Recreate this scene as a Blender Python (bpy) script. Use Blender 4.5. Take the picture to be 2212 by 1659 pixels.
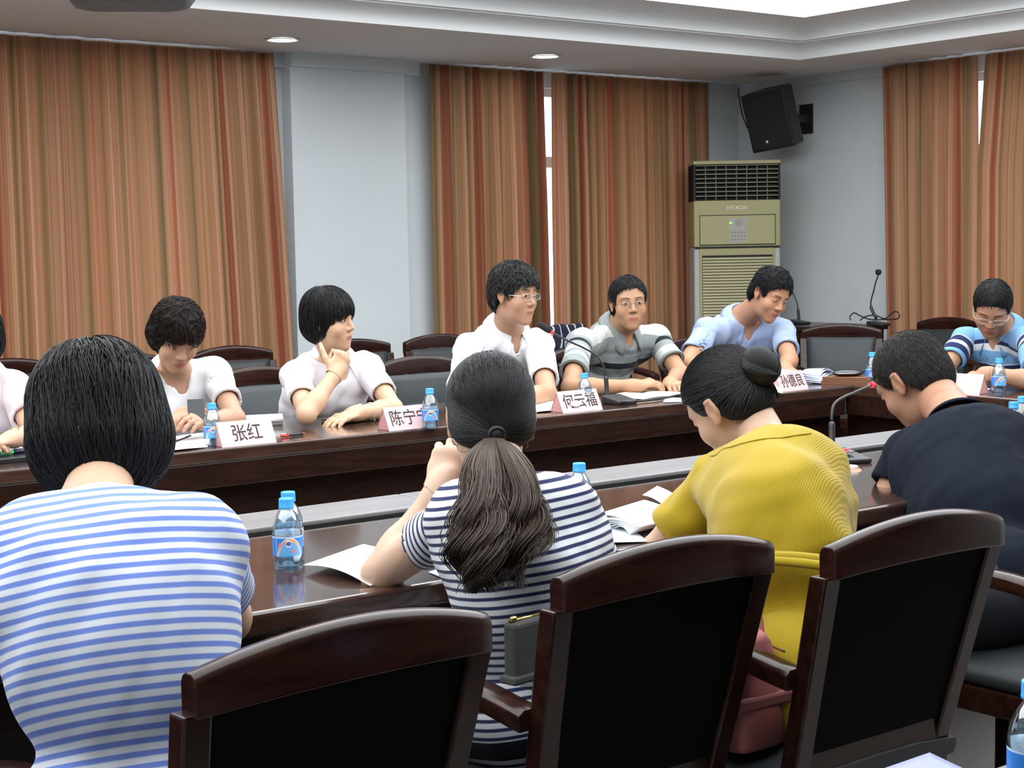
import bpy, bmesh, math, random
import numpy as np
from mathutils import Vector, Matrix

random.seed(7)
SC = bpy.context.scene
COL = SC.collection
for _o in list(bpy.data.objects):
    bpy.data.objects.remove(_o)

EXPOSURE = 0.0
SKY = 4.2
PANEL_E = 3.85
DOWN_E = 30.0
# ------------------------------------------------------------------ camera
PSI, PITCH, ROLL, CAMZ, FPX = math.radians(38.0), math.radians(4.7), math.radians(1.05), 1.36, 3500.0
_fh = Vector((math.sin(PSI), math.cos(PSI), 0)); _rt = Vector((math.cos(PSI), -math.sin(PSI), 0)); _uz = Vector((0, 0, 1))
_fw = _fh * math.cos(PITCH) - _uz * math.sin(PITCH)
_up = _uz * math.cos(PITCH) + _fh * math.sin(PITCH)
_cr, _sr = math.cos(ROLL), math.sin(ROLL)
_R = _rt * _cr - _up * _sr
_U = _up * _cr + _rt * _sr
cam_data = bpy.data.cameras.new('camera')
cam_data.sensor_width = 36.0
cam_data.sensor_fit = 'HORIZONTAL'
cam_data.lens = FPX / 2212.0 * 36.0
cam_data.clip_start = 0.05
cam = bpy.data.objects.new('camera', cam_data)
COL.objects.link(cam)
_m = Matrix((_R, _U, -_fw)).transposed().to_4x4()
_m.translation = Vector((0, 0, CAMZ))
cam.matrix_world = _m
SC.camera = cam

# ------------------------------------------------------------------ view, world
SC.view_settings.view_transform = 'Standard'
SC.view_settings.look = 'None'
SC.view_settings.gamma = 1.0
SC.view_settings.use_curve_mapping = False
SC.view_settings.exposure = EXPOSURE
w = bpy.data.worlds.new('overcast_sky')
SC.world = w
w.use_nodes = True
_bg = w.node_tree.nodes['Background']
_bg.inputs[0].default_value = (0.72, 0.86, 1.0, 1)
_bg.inputs[1].default_value = SKY

# ------------------------------------------------------------------ helpers
def tag(o, label=None, cat=None, group=None, kind=None):
    if label: o['label'] = label
    if cat: o['category'] = cat
    if group: o['group'] = group
    if kind: o['kind'] = kind
    return o

def empty(name, loc=(0, 0, 0), rz=0.0, label=None, cat=None, group=None):
    o = bpy.data.objects.new(name, None)
    o.empty_display_size = 0.1
    COL.objects.link(o)
    o.location = loc
    o.rotation_euler = (0, 0, rz)
    return tag(o, label, cat, group)

def link_mesh(name, me, m, parent=None):
    if m is not None and not me.materials:
        for q in (m if isinstance(m, (list, tuple)) else [m]):
            me.materials.append(q)
    o = bpy.data.objects.new(name, me)
    COL.objects.link(o)
    if parent is not None:
        o.parent = parent
    return o

def np_mesh(name, V, Q, smooth=True, tri=False):
    """mesh from numpy verts and equal-size faces"""
    me = bpy.data.meshes.new(name)
    V = np.ascontiguousarray(V, np.float32); Q = np.ascontiguousarray(Q, np.int32)
    k = Q.shape[1]
    me.vertices.add(len(V)); me.vertices.foreach_set('co', V.ravel())
    me.loops.add(Q.size); me.loops.foreach_set('vertex_index', Q.ravel())
    me.polygons.add(len(Q))
    me.polygons.foreach_set('loop_start', np.arange(0, Q.size, k, dtype=np.int32))
    me.polygons.foreach_set('loop_total', np.full(len(Q), k, np.int32))
    me.polygons.foreach_set('use_smooth', np.full(len(Q), smooth, bool))
    me.update(calc_edges=True)
    return me

def fattr(me, name, arr):
    a = me.attributes.new(name, 'FLOAT', 'POINT'); a.data.foreach_set('value', np.ascontiguousarray(arr, np.float32))

def cattr(me, name, arr):
    a = me.attributes.new(name, 'FLOAT_COLOR', 'POINT'); a.data.foreach_set('color', np.ascontiguousarray(arr, np.float32).ravel())

class MB:
    """collects shapes into one mesh"""
    def __init__(s): s.v = []; s.f = []; s.sm = []; s.mi = []; s.cur = 0
    def add(s, vs, fs, smooth=False):
        b = len(s.v); s.v += [tuple(q) for q in vs]
        for f in fs:
            s.f.append([b + i for i in f]); s.sm.append(smooth); s.mi.append(s.cur)
        return s
    def box(s, x0, y0, z0, x1, y1, z1):
        return s.add([(x0, y0, z0), (x1, y0, z0), (x1, y1, z0), (x0, y1, z0), (x0, y0, z1), (x1, y0, z1), (x1, y1, z1), (x0, y1, z1)],
              [(0, 3, 2, 1), (4, 5, 6, 7), (0, 1, 5, 4), (1, 2, 6, 5), (2, 3, 7, 6), (3, 0, 4, 7)])
    def prism(s, poly, z0, z1):
        n = len(poly)
        vs = [(x, y, z0) for x, y in poly] + [(x, y, z1) for x, y in poly]
        fs = [tuple(range(n - 1, -1, -1)), tuple(range(n, 2 * n))] + [(i, (i + 1) % n, n + (i + 1) % n, n + i) for i in range(n)]
        return s.add(vs, fs)
    def ring(s, rings, cap0=True, cap1=True, smooth=True, closed=True):
        """loft through equal-length rings"""
        n = len(rings[0]); vs = [p for r in rings for p in r]; fs = []
        m = n if closed else n - 1
        for k in range(len(rings) - 1):
            for i in range(m):
                j = (i + 1) % n
                fs.append((k * n + i, k * n + j, (k + 1) * n + j, (k + 1) * n + i))
        s.add(vs, fs, smooth)
        b = len(s.v) - len(vs)
        if cap0: s.f.append([b + i for i in range(n - 1, -1, -1)]); s.sm.append(False); s.mi.append(s.cur)
        if cap1: s.f.append([b + (len(rings) - 1) * n + i for i in range(n)]); s.sm.append(False); s.mi.append(s.cur)
        return s
    def lathe(s, prof, c=(0, 0, 0), n=24, smooth=True, cap0=True, cap1=True):
        rs = [[(c[0] + r * math.cos(2 * math.pi * i / n), c[1] + r * math.sin(2 * math.pi * i / n), c[2] + z) for i in range(n)] for r, z in prof]
        return s.ring(rs, cap0, cap1, smooth)
    def tube(s, pts, r, n=8, caps=True, flat=None):
        pts = [Vector(p) for p in pts]; rs = []
        up = Vector((0, 0, 1)); prev = None
        for i, p in enumerate(pts):
            t = (pts[min(i + 1, len(pts) - 1)] - pts[max(i - 1, 0)]).normalized()
            a = prev - t * prev.dot(t) if prev is not None else (up - t * up.dot(t) if abs(t.dot(up)) < .95 else Vector((1, 0, 0)) - t * t.x)
            a.normalize(); prev = a; b = t.cross(a)
            rr = r[i] if isinstance(r, (list, tuple)) else r
            fl = flat if flat else 1.0
            rs.append([p + (a * math.cos(2 * math.pi * k / n) * fl + b * math.sin(2 * math.pi * k / n)) * rr for k in range(n)])
        return s.ring(rs, caps, caps, True)
    def sphere(s, c, r, nu=16, nv=10):
        if not isinstance(r, (list, tuple)): r = (r, r, r)
        rs = []
        for j in range(nv + 1):
            t = -math.pi / 2 + math.pi * j / nv; q = max(math.cos(t), .02)
            rs.append([(c[0] + r[0] * q * math.cos(2 * math.pi * i / nu), c[1] + r[1] * q * math.sin(2 * math.pi * i / nu), c[2] + r[2] * math.sin(t)) for i in range(nu)])
        return s.ring(rs)
    def xf(s, M, start=0):
        for i in range(start, len(s.v)): s.v[i] = tuple(M @ Vector(s.v[i]))
        return s
    def build(s, name, m, parent=None, bevel=0.0, seg=2):
        me = bpy.data.meshes.new(name)
        me.from_pydata([tuple(map(float, q)) for q in s.v], [], s.f)
        me.polygons.foreach_set('use_smooth', s.sm)
        ms = m if isinstance(m, (list, tuple)) else [m]
        for q in ms: me.materials.append(q)
        me.polygons.foreach_set('material_index', s.mi)
        me.update()
        o = link_mesh(name, me, None, parent)
        if bevel:
            b = o.modifiers.new('bevel', 'BEVEL'); b.width = bevel; b.segments = seg; b.limit_method = 'ANGLE'; b.angle_limit = math.radians(40)
            b.harden_normals = False
        return o

def copy_tree(o, parent=None):
    c = o.copy(); COL.objects.link(c)
    if parent is not None: c.parent = parent
    for ch in list(o.children): copy_tree(ch, c)
    return c

def spline(pts, n=8):
    """catmull-rom"""
    P = [Vector(p) for p in pts]; P = [P[0] * 2 - P[1]] + P + [P[-1] * 2 - P[-2]]; out = []
    for i in range(1, len(P) - 2):
        for k in range(n):
            t = k / n; a, b, c, d = P[i - 1:i + 3]
            out.append(.5 * ((2 * b) + (c - a) * t + (2 * a - 5 * b + 4 * c - d) * t * t + (3 * b - a - 3 * c + d) * t ** 3))
    out.append(P[-2]); return out

# ------------------------------------------------------------------ materials
def mat(name, col, rough=.6, metal=0., spec=.5, bump=0., bscale=60., vary=0., vscale=8., vstretch=(1, 1, 1), col2=None, coat=0., emit=None, estr=0., trans=0., alpha=1., sheen=0.):
    m = bpy.data.materials.new(name); m.use_nodes = True
    nt = m.node_tree; b = nt.nodes['Principled BSDF']
    b.inputs['Base Color'].default_value = (*col, 1); b.inputs['Roughness'].default_value = rough
    b.inputs['Metallic'].default_value = metal; b.inputs['Specular IOR Level'].default_value = spec
    b.inputs['Coat Weight'].default_value = coat; b.inputs['Coat Roughness'].default_value = .08
    b.inputs['Transmission Weight'].default_value = trans; b.inputs['Alpha'].default_value = alpha
    b.inputs['Sheen Weight'].default_value = sheen
    if emit: b.inputs['Emission Color'].default_value = (*emit, 1); b.inputs['Emission Strength'].default_value = estr
    if vary or bump or col2:
        tc = nt.nodes.new('ShaderNodeTexCoord'); mp = nt.nodes.new('ShaderNodeMapping'); mp.inputs['Scale'].default_value = vstretch
        nt.links.new(tc.outputs['Object'], mp.inputs[0])
    if vary or col2:
        n = nt.nodes.new('ShaderNodeTexNoise'); n.inputs['Scale'].default_value = vscale; n.inputs['Detail'].default_value = 5
        nt.links.new(mp.outputs[0], n.inputs[0])
        r = nt.nodes.new('ShaderNodeValToRGB'); r.color_ramp.elements[0].position = .3; r.color_ramp.elements[1].position = .7
        c2 = col2 if col2 else tuple(min(1, c * (1 + vary)) for c in col)
        c1 = col if col2 else tuple(c * (1 - vary) for c in col)
        r.color_ramp.elements[0].color = (*c1, 1); r.color_ramp.elements[1].color = (*c2, 1)
        nt.links.new(n.outputs[0], r.inputs[0]); nt.links.new(r.outputs[0], b.inputs['Base Color'])
    if bump:
        n2 = nt.nodes.new('ShaderNodeTexNoise'); n2.inputs['Scale'].default_value = bscale; n2.inputs['Detail'].default_value = 4
        nt.links.new(mp.outputs[0], n2.inputs[0])
        bp = nt.nodes.new('ShaderNodeBump'); bp.inputs['Strength'].default_value = bump; bp.inputs['Distance'].default_value = .002
        nt.links.new(n2.outputs[0], bp.inputs['Height']); nt.links.new(bp.outputs[0], b.inputs['Normal'])
    return m

def nodes_of(m): return m.node_tree, m.node_tree.nodes['Principled BSDF']

def math_node(nt, op, a, b=None, c=None):
    n = nt.nodes.new('ShaderNodeMath'); n.operation = op
    for i, q in enumerate((a, b, c)):
        if q is None: continue
        if isinstance(q, (int, float)): n.inputs[i].default_value = q
        else: nt.links.new(q, n.inputs[i])
    return n.outputs[0]

def attr_node(nt, name):
    a = nt.nodes.new('ShaderNodeAttribute'); a.attribute_name = name; return a

def band_mat(name, bands, length, rough=.8, wob=.002, bump=.15):
    """cloth dyed in bands along the 'sc' coordinate; bands = [(start_m, colour), ...]"""
    m = mat(name, (1, 1, 1), rough, spec=.2, bump=bump, bscale=900, sheen=.1); nt, b = nodes_of(m)
    a = attr_node(nt, 'sc'); r = nt.nodes.new('ShaderNodeValToRGB'); r.color_ramp.interpolation = 'CONSTANT'
    v = math_node(nt, 'DIVIDE', a.outputs['Fac'], length)
    nt.links.new(v, r.inputs[0]); e = r.color_ramp.elements
    while len(e) > 1: e.remove(e[-1])
    for i, (p, c) in enumerate(bands):
        q = e[0] if i == 0 else e.new(min(1, p / length)); q.position = min(1, max(0, p / length)); q.color = (*c, 1)
    nt.links.new(r.outputs[0], b.inputs['Base Color']); return m

def stripe_mat(name, c1, c2, pitch, duty, rough=.85, tail=None):
    """even stripes along 'sc' (metres)"""
    m = mat(name, c1, rough, spec=.2, bump=.12, bscale=900, sheen=.1); nt, b = nodes_of(m)
    a = attr_node(nt, 'sc')
    fr = math_node(nt, 'FRACT', math_node(nt, 'DIVIDE', a.outputs['Fac'], pitch))
    mr = nt.nodes.new('ShaderNodeMapRange'); mr.inputs[1].default_value = duty - .06; mr.inputs[2].default_value = duty + .06
    nt.links.new(fr, mr.inputs[0])
    lo = nt.nodes.new('ShaderNodeMapRange'); lo.inputs[1].default_value = 0; lo.inputs[2].default_value = .1; nt.links.new(fr, lo.inputs[0])
    s = math_node(nt, 'MULTIPLY', math_node(nt, 'SUBTRACT', 1.0, mr.outputs[0]), lo.outputs[0])
    mx = nt.nodes.new('ShaderNodeMix'); mx.data_type = 'RGBA'; mx.inputs[6].default_value = (*c1, 1); mx.inputs[7].default_value = (*c2, 1)
    nt.links.new(s, mx.inputs[0]); out = mx.outputs[2]
    if tail:
        r = nt.nodes.new('ShaderNodeValToRGB'); r.color_ramp.interpolation = 'CONSTANT'; e = r.color_ramp.elements
        st, ln, bands = tail
        nt.links.new(math_node(nt, 'DIVIDE', math_node(nt, 'SUBTRACT', a.outputs['Fac'], st), ln), r.inputs[0])
        while len(e) > 1: e.remove(e[-1])
        for i, (p, c) in enumerate(bands):
            q = e[0] if i == 0 else e.new(p / ln); q.position = p / ln; q.color = (*c, 1)
        g = math_node(nt, 'GREATER_THAN', a.outputs['Fac'], st)
        m2 = nt.nodes.new('ShaderNodeMix'); m2.data_type = 'RGBA'; nt.links.new(g, m2.inputs[0]); nt.links.new(out, m2.inputs[6]); nt.links.new(r.outputs[0], m2.inputs[7]); out = m2.outputs[2]
    nt.links.new(out, b.inputs['Base Color']); return m

def clear_mat(name, tint, refl=.12):
    """thin clear plastic: mostly passes light, fresnel gloss"""
    m = bpy.data.materials.new(name); m.use_nodes = True; nt = m.node_tree
    nt.nodes.remove(nt.nodes['Principled BSDF']); out = nt.nodes['Material Output']
    t = nt.nodes.new('ShaderNodeBsdfTransparent'); t.inputs[0].default_value = (*tint, 1)
    g = nt.nodes.new('ShaderNodeBsdfGlossy'); g.inputs['Roughness'].default_value = .06
    lw = nt.nodes.new('ShaderNodeLayerWeight'); lw.inputs[0].default_value = .35
    f = math_node(nt, 'ADD', math_node(nt, 'MULTIPLY', lw.outputs['Facing'], .55), refl)
    x = nt.nodes.new('ShaderNodeMixShader'); nt.links.new(f, x.inputs[0]); nt.links.new(t.outputs[0], x.inputs[1]); nt.links.new(g.outputs[0], x.inputs[2])
    nt.links.new(x.outputs[0], out.inputs[0]); return m

def text_mesh(body, size, depth=.0004):
    c = bpy.data.curves.new('lettering', 'FONT'); c.body = body; c.size = size; c.extrude = depth; c.align_x = 'CENTER'; c.align_y = 'CENTER'
    o = bpy.data.objects.new('lettering', c); COL.objects.link(o)
    bpy.context.view_layer.update()
    me = bpy.data.meshes.new_from_object(o.evaluated_get(bpy.context.evaluated_depsgraph_get()))
    bpy.data.objects.remove(o); bpy.data.curves.remove(c)
    return me
# ------------------------------------------------------------------ palette
MAT = {}
WALL = mat('wall_paint', (.66, .71, .73), .85, spec=.2, bump=.1, bscale=220, vary=.015, vscale=3)
CEIL = mat('ceiling_paint', (.74, .735, .73), .9, spec=.15, bump=.05, bscale=160, vary=.012, vscale=2)
LIP = mat('cove_paint', (.82, .83, .83), .7, spec=.2)
FLOOR = mat('floor_tile', (.26, .245, .23), .35, vary=.06, vscale=5)
WOODTOP = mat('table_veneer', (.050, .024, .017), .16, spec=.6, vary=.35, vscale=5, vstretch=(1, 9, 9), coat=.55)
BACKDARK = mat('dark_unseen_wall', (.035, .018, .012), .5, vary=.3, vscale=4, vstretch=(6, 1, 1))  # finish of the unseen back wall, invented dark so chair backs reflect less
WOODDK = mat('dark_mahogany', (.020, .0075, .0052), .30, spec=.35, vary=.4, vscale=6, vstretch=(1.2, 10, 10), coat=.15)
CHAIRWD = mat('chair_mahogany', (.026, .0085, .006), .2, spec=.4, vary=.4, vscale=9, vstretch=(1, 5, 5), coat=0.)
LEDGE = mat('ledge_laminate', (.20, .195, .20), .32, spec=.6, vary=.12, vscale=4, vstretch=(1, 6, 1))
BLACKGAP = mat('black_gap', (.008, .007, .007), .8)
LEATHER = mat('charcoal_leather', (.030, .036, .040), .5, spec=.45, bump=.25, bscale=260)
LEATHERBK = mat('black_back_board', (.005, .0046, .0042), .75, spec=.06, bump=.1, bscale=300)
MAT['skin'] = mat('skin', (.6, .36, .24), .5, spec=.35, bump=.05, bscale=400)
_nt, _b = nodes_of(MAT['skin']); _a = attr_node(_nt, 'col'); _nt.links.new(_a.outputs['Color'], _b.inputs['Base Color'])
_b.inputs['Subsurface Weight'].default_value = .12; _b.inputs['Subsurface Radius'].default_value = (.012, .005, .003); _b.inputs['Subsurface Scale'].default_value = .6
MAT['eye'] = mat('eye', (1, 1, 1), .15, spec=.6); _nt, _b = nodes_of(MAT['eye']); _a = attr_node(_nt, 'col'); _nt.links.new(_a.outputs['Color'], _b.inputs['Base Color'])
MAT['hair'] = mat('black_hair_mass', (.006, .006, .006), .6, spec=.2, bump=.6, bscale=90, vstretch=(6, 6, .5))
def strand_mat(name, c1, c2, rough=.48):
    m = mat(name, c1, rough, spec=.28); nt, b = nodes_of(m); a = attr_node(nt, 'tint')
    r = nt.nodes.new('ShaderNodeValToRGB'); r.color_ramp.elements[0].color = (*c1, 1); r.color_ramp.elements[1].color = (*c2, 1)
    nt.links.new(a.outputs['Fac'], r.inputs[0]); nt.links.new(r.outputs[0], b.inputs['Base Color']); return m
MAT['strand'] = strand_mat('black_hair', (.006, .006, .007), (.022, .022, .024))
STR_BROWN = strand_mat('brown_tail_hair', (.010, .007, .006), (.085, .048, .028), .42)
STR_RED = strand_mat('auburn_hair', (.007, .006, .006), (.035, .016, .013))
STR_GREY = strand_mat('greying_hair', (.008, .008, .008), (.075, .075, .075))
STR_THIN = strand_mat('cropped_hair', (.012, .011, .010), (.04, .038, .035), .6)
MAT['lens'] = clear_mat('lens_glass', (.97, .98, .98), .03)
MAT['button'] = mat('shirt_button', (.75, .74, .72), .3)
MAT['shoe'] = mat('black_shoe', (.012, .011, .011), .3)
MAT['trousers'] = mat('dark_trousers', (.020, .022, .030), .85, bump=.2, bscale=500)
def cloth(name, c, rough=.85, vary=.03): return mat(name, c, rough, spec=.2, bump=.18, bscale=700, vary=vary, vscale=14, sheen=.15)
WHITE_SH = cloth('white_cotton', (.80, .81, .83)); PINK_SH = cloth('pale_pink_cotton', (.80, .73, .765)); OFFW_SH = cloth('off_white_cotton', (.80, .765, .80))
BLUE_SH = cloth('blue_chambray', (.36, .45, .68), vary=.08); NAVY_SH = mat('navy_pique', (.0065, .0095, .017), .9, spec=.1, bump=.15, bscale=700)
PAPER = mat('white_paper', (.86, .87, .89), .7, spec=.2); PAPERB = mat('bluish_paper', (.45, .50, .72), .6, spec=.3)
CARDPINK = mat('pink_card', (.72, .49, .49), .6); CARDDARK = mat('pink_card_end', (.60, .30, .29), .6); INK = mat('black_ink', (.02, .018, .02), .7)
BLKPLAS = mat('black_plastic', (.016, .017, .019), .38, bump=.08, bscale=300); REDLED = mat('red_indicator', (.8, .02, .03), .3, emit=(1, .03, .05), estr=1.5)
CAPBLUE = mat('bottle_cap_blue', (.05, .37, .80), .35); CLEAR = clear_mat('clear_bottle', (.86, .93, .97), .14); CLEARB = clear_mat('bluish_bottle', (.72, .86, .96), .16)
CHROME = mat('chrome', (.75, .74, .70), .18, metal=1.0); GOLD = mat('gold', (.72, .50, .18), .25, metal=1.0)
BEIGEAC = mat('aged_beige_plastic', (.40, .37, .185), .4, vary=.04, vscale=3); GREYAC = mat('grey_case', (.47, .50, .48), .5); DARKSLOT = mat('slot_black', (.010, .011, .012), .7)
WHITEFR = mat('window_frame_white', (.78, .80, .84), .45)

# bottle label print: blue ground, white oval with blue script bar, orange and white swoosh
def label_mat():
    m = mat('bottle_label', (.08, .30, .75), .35); nt, b = nodes_of(m)
    u = attr_node(nt, 'lu').outputs['Fac']; v = attr_node(nt, 'lv').outputs['Fac']
    def dist(cu, cv, su, sv):
        a = math_node(nt, 'DIVIDE', math_node(nt, 'SUBTRACT', u, cu), su); c = math_node(nt, 'DIVIDE', math_node(nt, 'SUBTRACT', v, cv), sv)
        return math_node(nt, 'SQRT', math_node(nt, 'ADD', math_node(nt, 'MULTIPLY', a, a), math_node(nt, 'MULTIPLY', c, c)))
    def mixc(fac, base, col):
        x = nt.nodes.new('ShaderNodeMix'); x.data_type = 'RGBA'; nt.links.new(fac, x.inputs[0])
        if isinstance(base, tuple): x.inputs[6].default_value = (*base, 1)
        else: nt.links.new(base, x.inputs[6])
        x.inputs[7].default_value = (*col, 1); return x.outputs[2]
    lt = lambda a, c: math_node(nt, 'LESS_THAN', a, c)
    col = (.035, .23, .72)
    d1 = dist(.30, -.1, .30, 1.05)
    col = mixc(lt(d1, 1.0), col, (.12, .45, .85))
    ring = math_node(nt, 'MULTIPLY', lt(d1, 1.0), math_node(nt, 'GREATER_THAN', d1, .84)); col = mixc(ring, col, (.80, .80, .78))
    ring2 = math_node(nt, 'MULTIPLY', lt(d1, .95), math_node(nt, 'GREATER_THAN', d1, .86)); col = mixc(ring2, col, (.80, .36, .06))
    d2 = dist(.27, .68, .075, .17); col = mixc(lt(d2, 1.0), col, (.82, .86, .92)); col = mixc(lt(dist(.27, .68, .058, .10), 1.0), col, (.05, .12, .45))
    d3 = dist(.37, .30, .05, .12); col = mixc(lt(d3, 1.0), col, (.72, .22, .35))
    col = mixc(lt(dist(.08, .62, .04, .09), 1.0), col, (.75, .20, .40))
    top = math_node(nt, 'GREATER_THAN', v, .93); col = mixc(top, col, (.55, .72, .92))
    nt.links.new(col, b.inputs['Base Color']); return m
LABELM = label_mat()

def curtain_mat(name):
    m = bpy.data.materials.new(name); m.use_nodes = True; nt = m.node_tree; b = nt.nodes['Principled BSDF']; out = nt.nodes['Material Output']
    u = attr_node(nt, 'cu').outputs['Fac']
    def noise(sc, det=3):
        n = nt.nodes.new('ShaderNodeTexNoise'); n.noise_dimensions = '1D'; n.inputs['Scale'].default_value = sc; n.inputs['Detail'].default_value = det
        nt.links.new(u, n.inputs['W']); return n.outputs['Fac']
    r = nt.nodes.new('ShaderNodeValToRGB'); e = r.color_ramp.elements
    cs = [(.30, (.22, .145, .07)), (.39, (.36, .23, .12)), (.46, (.49, .27, .14)), (.53, (.58, .32, .18)), (.58, (.62, .35, .22)), (.64, (.50, .18, .095)), (.72, (.34, .12, .065))]
    e[0].position, e[1].position = cs[0][0], cs[-1][0]; e[0].color = (*cs[0][1], 1); e[1].color = (*cs[-1][1], 1)
    for p, c in cs[1:-1]: q = e.new(p); q.color = (*c, 1)
    nt.links.new(noise(9.5, 4), r.inputs[0])
    fine = nt.nodes.new('ShaderNodeMapRange'); fine.inputs[1].default_value = .3; fine.inputs[2].default_value = .7; fine.inputs[3].default_value = .82; fine.inputs[4].default_value = 1.18
    nt.links.new(noise(130, 2), fine.inputs[0])
    x = nt.nodes.new('ShaderNodeMix'); x.data_type = 'RGBA'; x.blend_type = 'MULTIPLY'; x.inputs[0].default_value = 1
    nt.links.new(r.outputs[0], x.inputs[6]); nt.links.new(fine.outputs[0], x.inputs[7])
    nt.links.new(x.outputs[2], b.inputs['Base Color']); b.inputs['Roughness'].default_value = .75; b.inputs['Specular IOR Level'].default_value = .25
    t = nt.nodes.new('ShaderNodeBsdfTranslucent'); nt.links.new(x.outputs[2], t.inputs[0])
    mx = nt.nodes.new('ShaderNodeMixShader'); mx.inputs[0].default_value = .30
    nt.links.new(b.outputs[0], mx.inputs[1]); nt.links.new(t.outputs[0], mx.inputs[2]); nt.links.new(mx.outputs[0], out.inputs[0]); return m
CURT = curtain_mat('orange_striped_curtain')

# ------------------------------------------------------------------ the room
XR, YF, XL, YB, ZC = 8.45, 8.15, -4.5, -3.5, 2.5
def struct(name, mb, m, parent=None, **k):
    o = mb.build(name, m, parent, **k)
    if parent is None: o['kind'] = 'structure'
    return o
struct('floor', MB().box(XL - .2, YB - .2, -.1, XR + .2, YF + .2, 0), FLOOR)
def wall_far():
    mb = MB(); y0, y1 = YF, YF + .2
    wins = [(.8, 4.35), (6.0, 7.85)]; z0, z1 = .75, 2.40; x = XL - .2
    for a, b in wins:
        mb.box(x, y0, 0, a, y1, 2.9); mb.box(a, y0, 0, b, y1, z0); mb.box(a, y0, z1, b, y1, 2.9); x = b
    mb.box(x, y0, 0, XR + .2, y1, 2.9)
    return struct('wall_far', mb, WALL), wins, z0, z1
WF, WINS, WZ0, WZ1 = wall_far()
mb = MB(); wy = [(4.6, 6.45)]; y = YB - .2
for a, b in wy:
    mb.box(XR, y, 0, XR + .2, a, 2.9); mb.box(XR, a, 0, XR + .2, b, WZ0); mb.box(XR, a, WZ1, XR + .2, b, 2.9); y = b
mb.box(XR, y, 0, XR + .2, YF, 2.9)
struct('wall_right', mb, WALL)
struct('wall_left', MB().box(XL - .2, YB, 0, XL, YF, 2.9), WALL)
struct('wall_back', MB().box(XL - .2, YB - .2, 0, XR + .2, YB, 2.9), BACKDARK)
# square pier on the far wall
struct('trim_1', MB().box(4.74, YF - .10, 0, 5.52, YF, ZC), WALL)
# small cornice where walls meet the soffit
struct('trim_2', MB().box(4.62, YF - .035, 2.42, 5.68, YF, ZC).box(4.74, YF - .125, 2.42, 5.52, YF - .10, ZC), WALL)
struct('trim_3', MB().box(8.10, YF - .03, 2.44, XR, YF, ZC).box(XR - .03, 6.80, 2.44, XR, YF - .03, ZC), WALL)

def window(name, axis, a, b, at):
    """white aluminium frame with a transom and mullions; axis x or y"""
    def bx(mb, u0, z0, u1, z1, d0, d1):
        return mb.box(u0, at + d0, z0, u1, at + d1, z1) if axis == 'x' else mb.box(at + d0, u0, z0, at + d1, u1, z1)
    mb = MB(); f = .05
    bx(mb, a, WZ0, b, WZ0 + f, .06, .13); bx(mb, a, WZ1 - f, b, WZ1, .06, .13); bx(mb, a, WZ0, a + f, WZ1, .06, .13); bx(mb, b - f, WZ0, b, WZ1, .06, .13)
    n = max(2, round((b - a) / .95)); tz = 1.93
    bx(mb, a, tz - .035, b, tz + .035, .055, .135)
    for i in range(1, n):
        q = a + (b - a) * i / n; bx(mb, q - .028, WZ0, q + .028, WZ1, .055, .135)
    o = struct(name, mb, WHITEFR)
    for i in range(n):
        p, q = a + (b - a) * i / n, a + (b - a) * (i + 1) / n
        for z0, z1 in ((WZ0, tz), (tz, WZ1)):
            g = MB(); bx(g, p, z0, q, z1, .094, .098); g.build('pane', MAT['pane'], o)
    return o
MAT['pane'] = clear_mat('window_glass', (.93, .97, 1.0), .04)
window('window_1', 'x', WINS[0][0], WINS[0][1], YF)
window('window_2', 'x', WINS[1][0], WINS[1][1], YF)
window('window_3', 'y', wy[0][0], wy[0][1], XR)

# ------------------------------------------------------------------ ceiling: soffit ring, two cove steps, luminous tray
TX1, TY1, TX0, TY0 = 7.62, 6.83, -2.0, 0.3
def frame_box(mb, x0, y0, x1, y1, X0, Y0, X1, Y1, z0, z1):
    mb.box(X0, Y0, z0, x0, Y1, z1).box(x1, Y0, z0, X1, Y1, z1).box(x0, Y0, z0, x1, y0, z1).box(x0, y1, z0, x1, Y1, z1)
    return mb
struct('ceiling', frame_box(MB(), TX0, TY0, TX1, TY1, XL - .2, YB - .2, XR + .2, YF + .2, ZC, 3.0).box(XL, YB, 3.0, XR, YF, 3.1), CEIL)
def cove(name, off0, z0, off1, z1, m):
    """curved moulding that runs round the tray, from the lower lip inward and up"""
    rings = []
    prof = [(off0, z0)] + [(off0 + (off1 - off0) * (1 - math.cos(t)), z0 + .012 + (z1 - z0 - .012) * math.sin(t)) for t in [math.pi / 2 * i / 8 for i in range(9)]] + [(off1 + .03, z1 + .001)]
    for o, z in prof: rings.append([(TX1 - o, TY1 - o, z), (TX0 + o, TY1 - o, z), (TX0 + o, TY0 + o, z), (TX1 - o, TY0 + o, z)])
    return struct(name, MB().ring(rings, False, False, smooth=True), m)
cove('trim_4', 0.006, 2.494, .115, 2.585, LIP)
cove('trim_5', .119, 2.578, .34, 2.68, LIP)
PANEL = mat('luminous_panel', (.9, .9, .9), .6, emit=(.93, .97, 1.0), estr=PANEL_E)
o = MB().box(TX0 + .33, TY0 + .33, 2.685, TX1 - .33, TY1 - .33, 2.70).build('ceiling_light', PANEL)
tag(o, 'broad white luminous ceiling panel filling the stepped tray', 'ceiling light')
def downlight(x, y, lab):
    r = empty('downlight', (x, y, ZC), 0, lab, 'downlight', 'recessed ceiling downlights')
    MB().lathe([(.075, -.001), (.098, -.004), (.095, -.010), (.072, -.004), (.070, .0)], n=32, cap0=False, cap1=False).build('trim_ring', LIP, r)
    MB().lathe([(.0, -.003), (.072, -.003), (.072, -.001), (0, -.001)], n=32, cap0=False, cap1=False).build('lamp', DLM, r)
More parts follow.
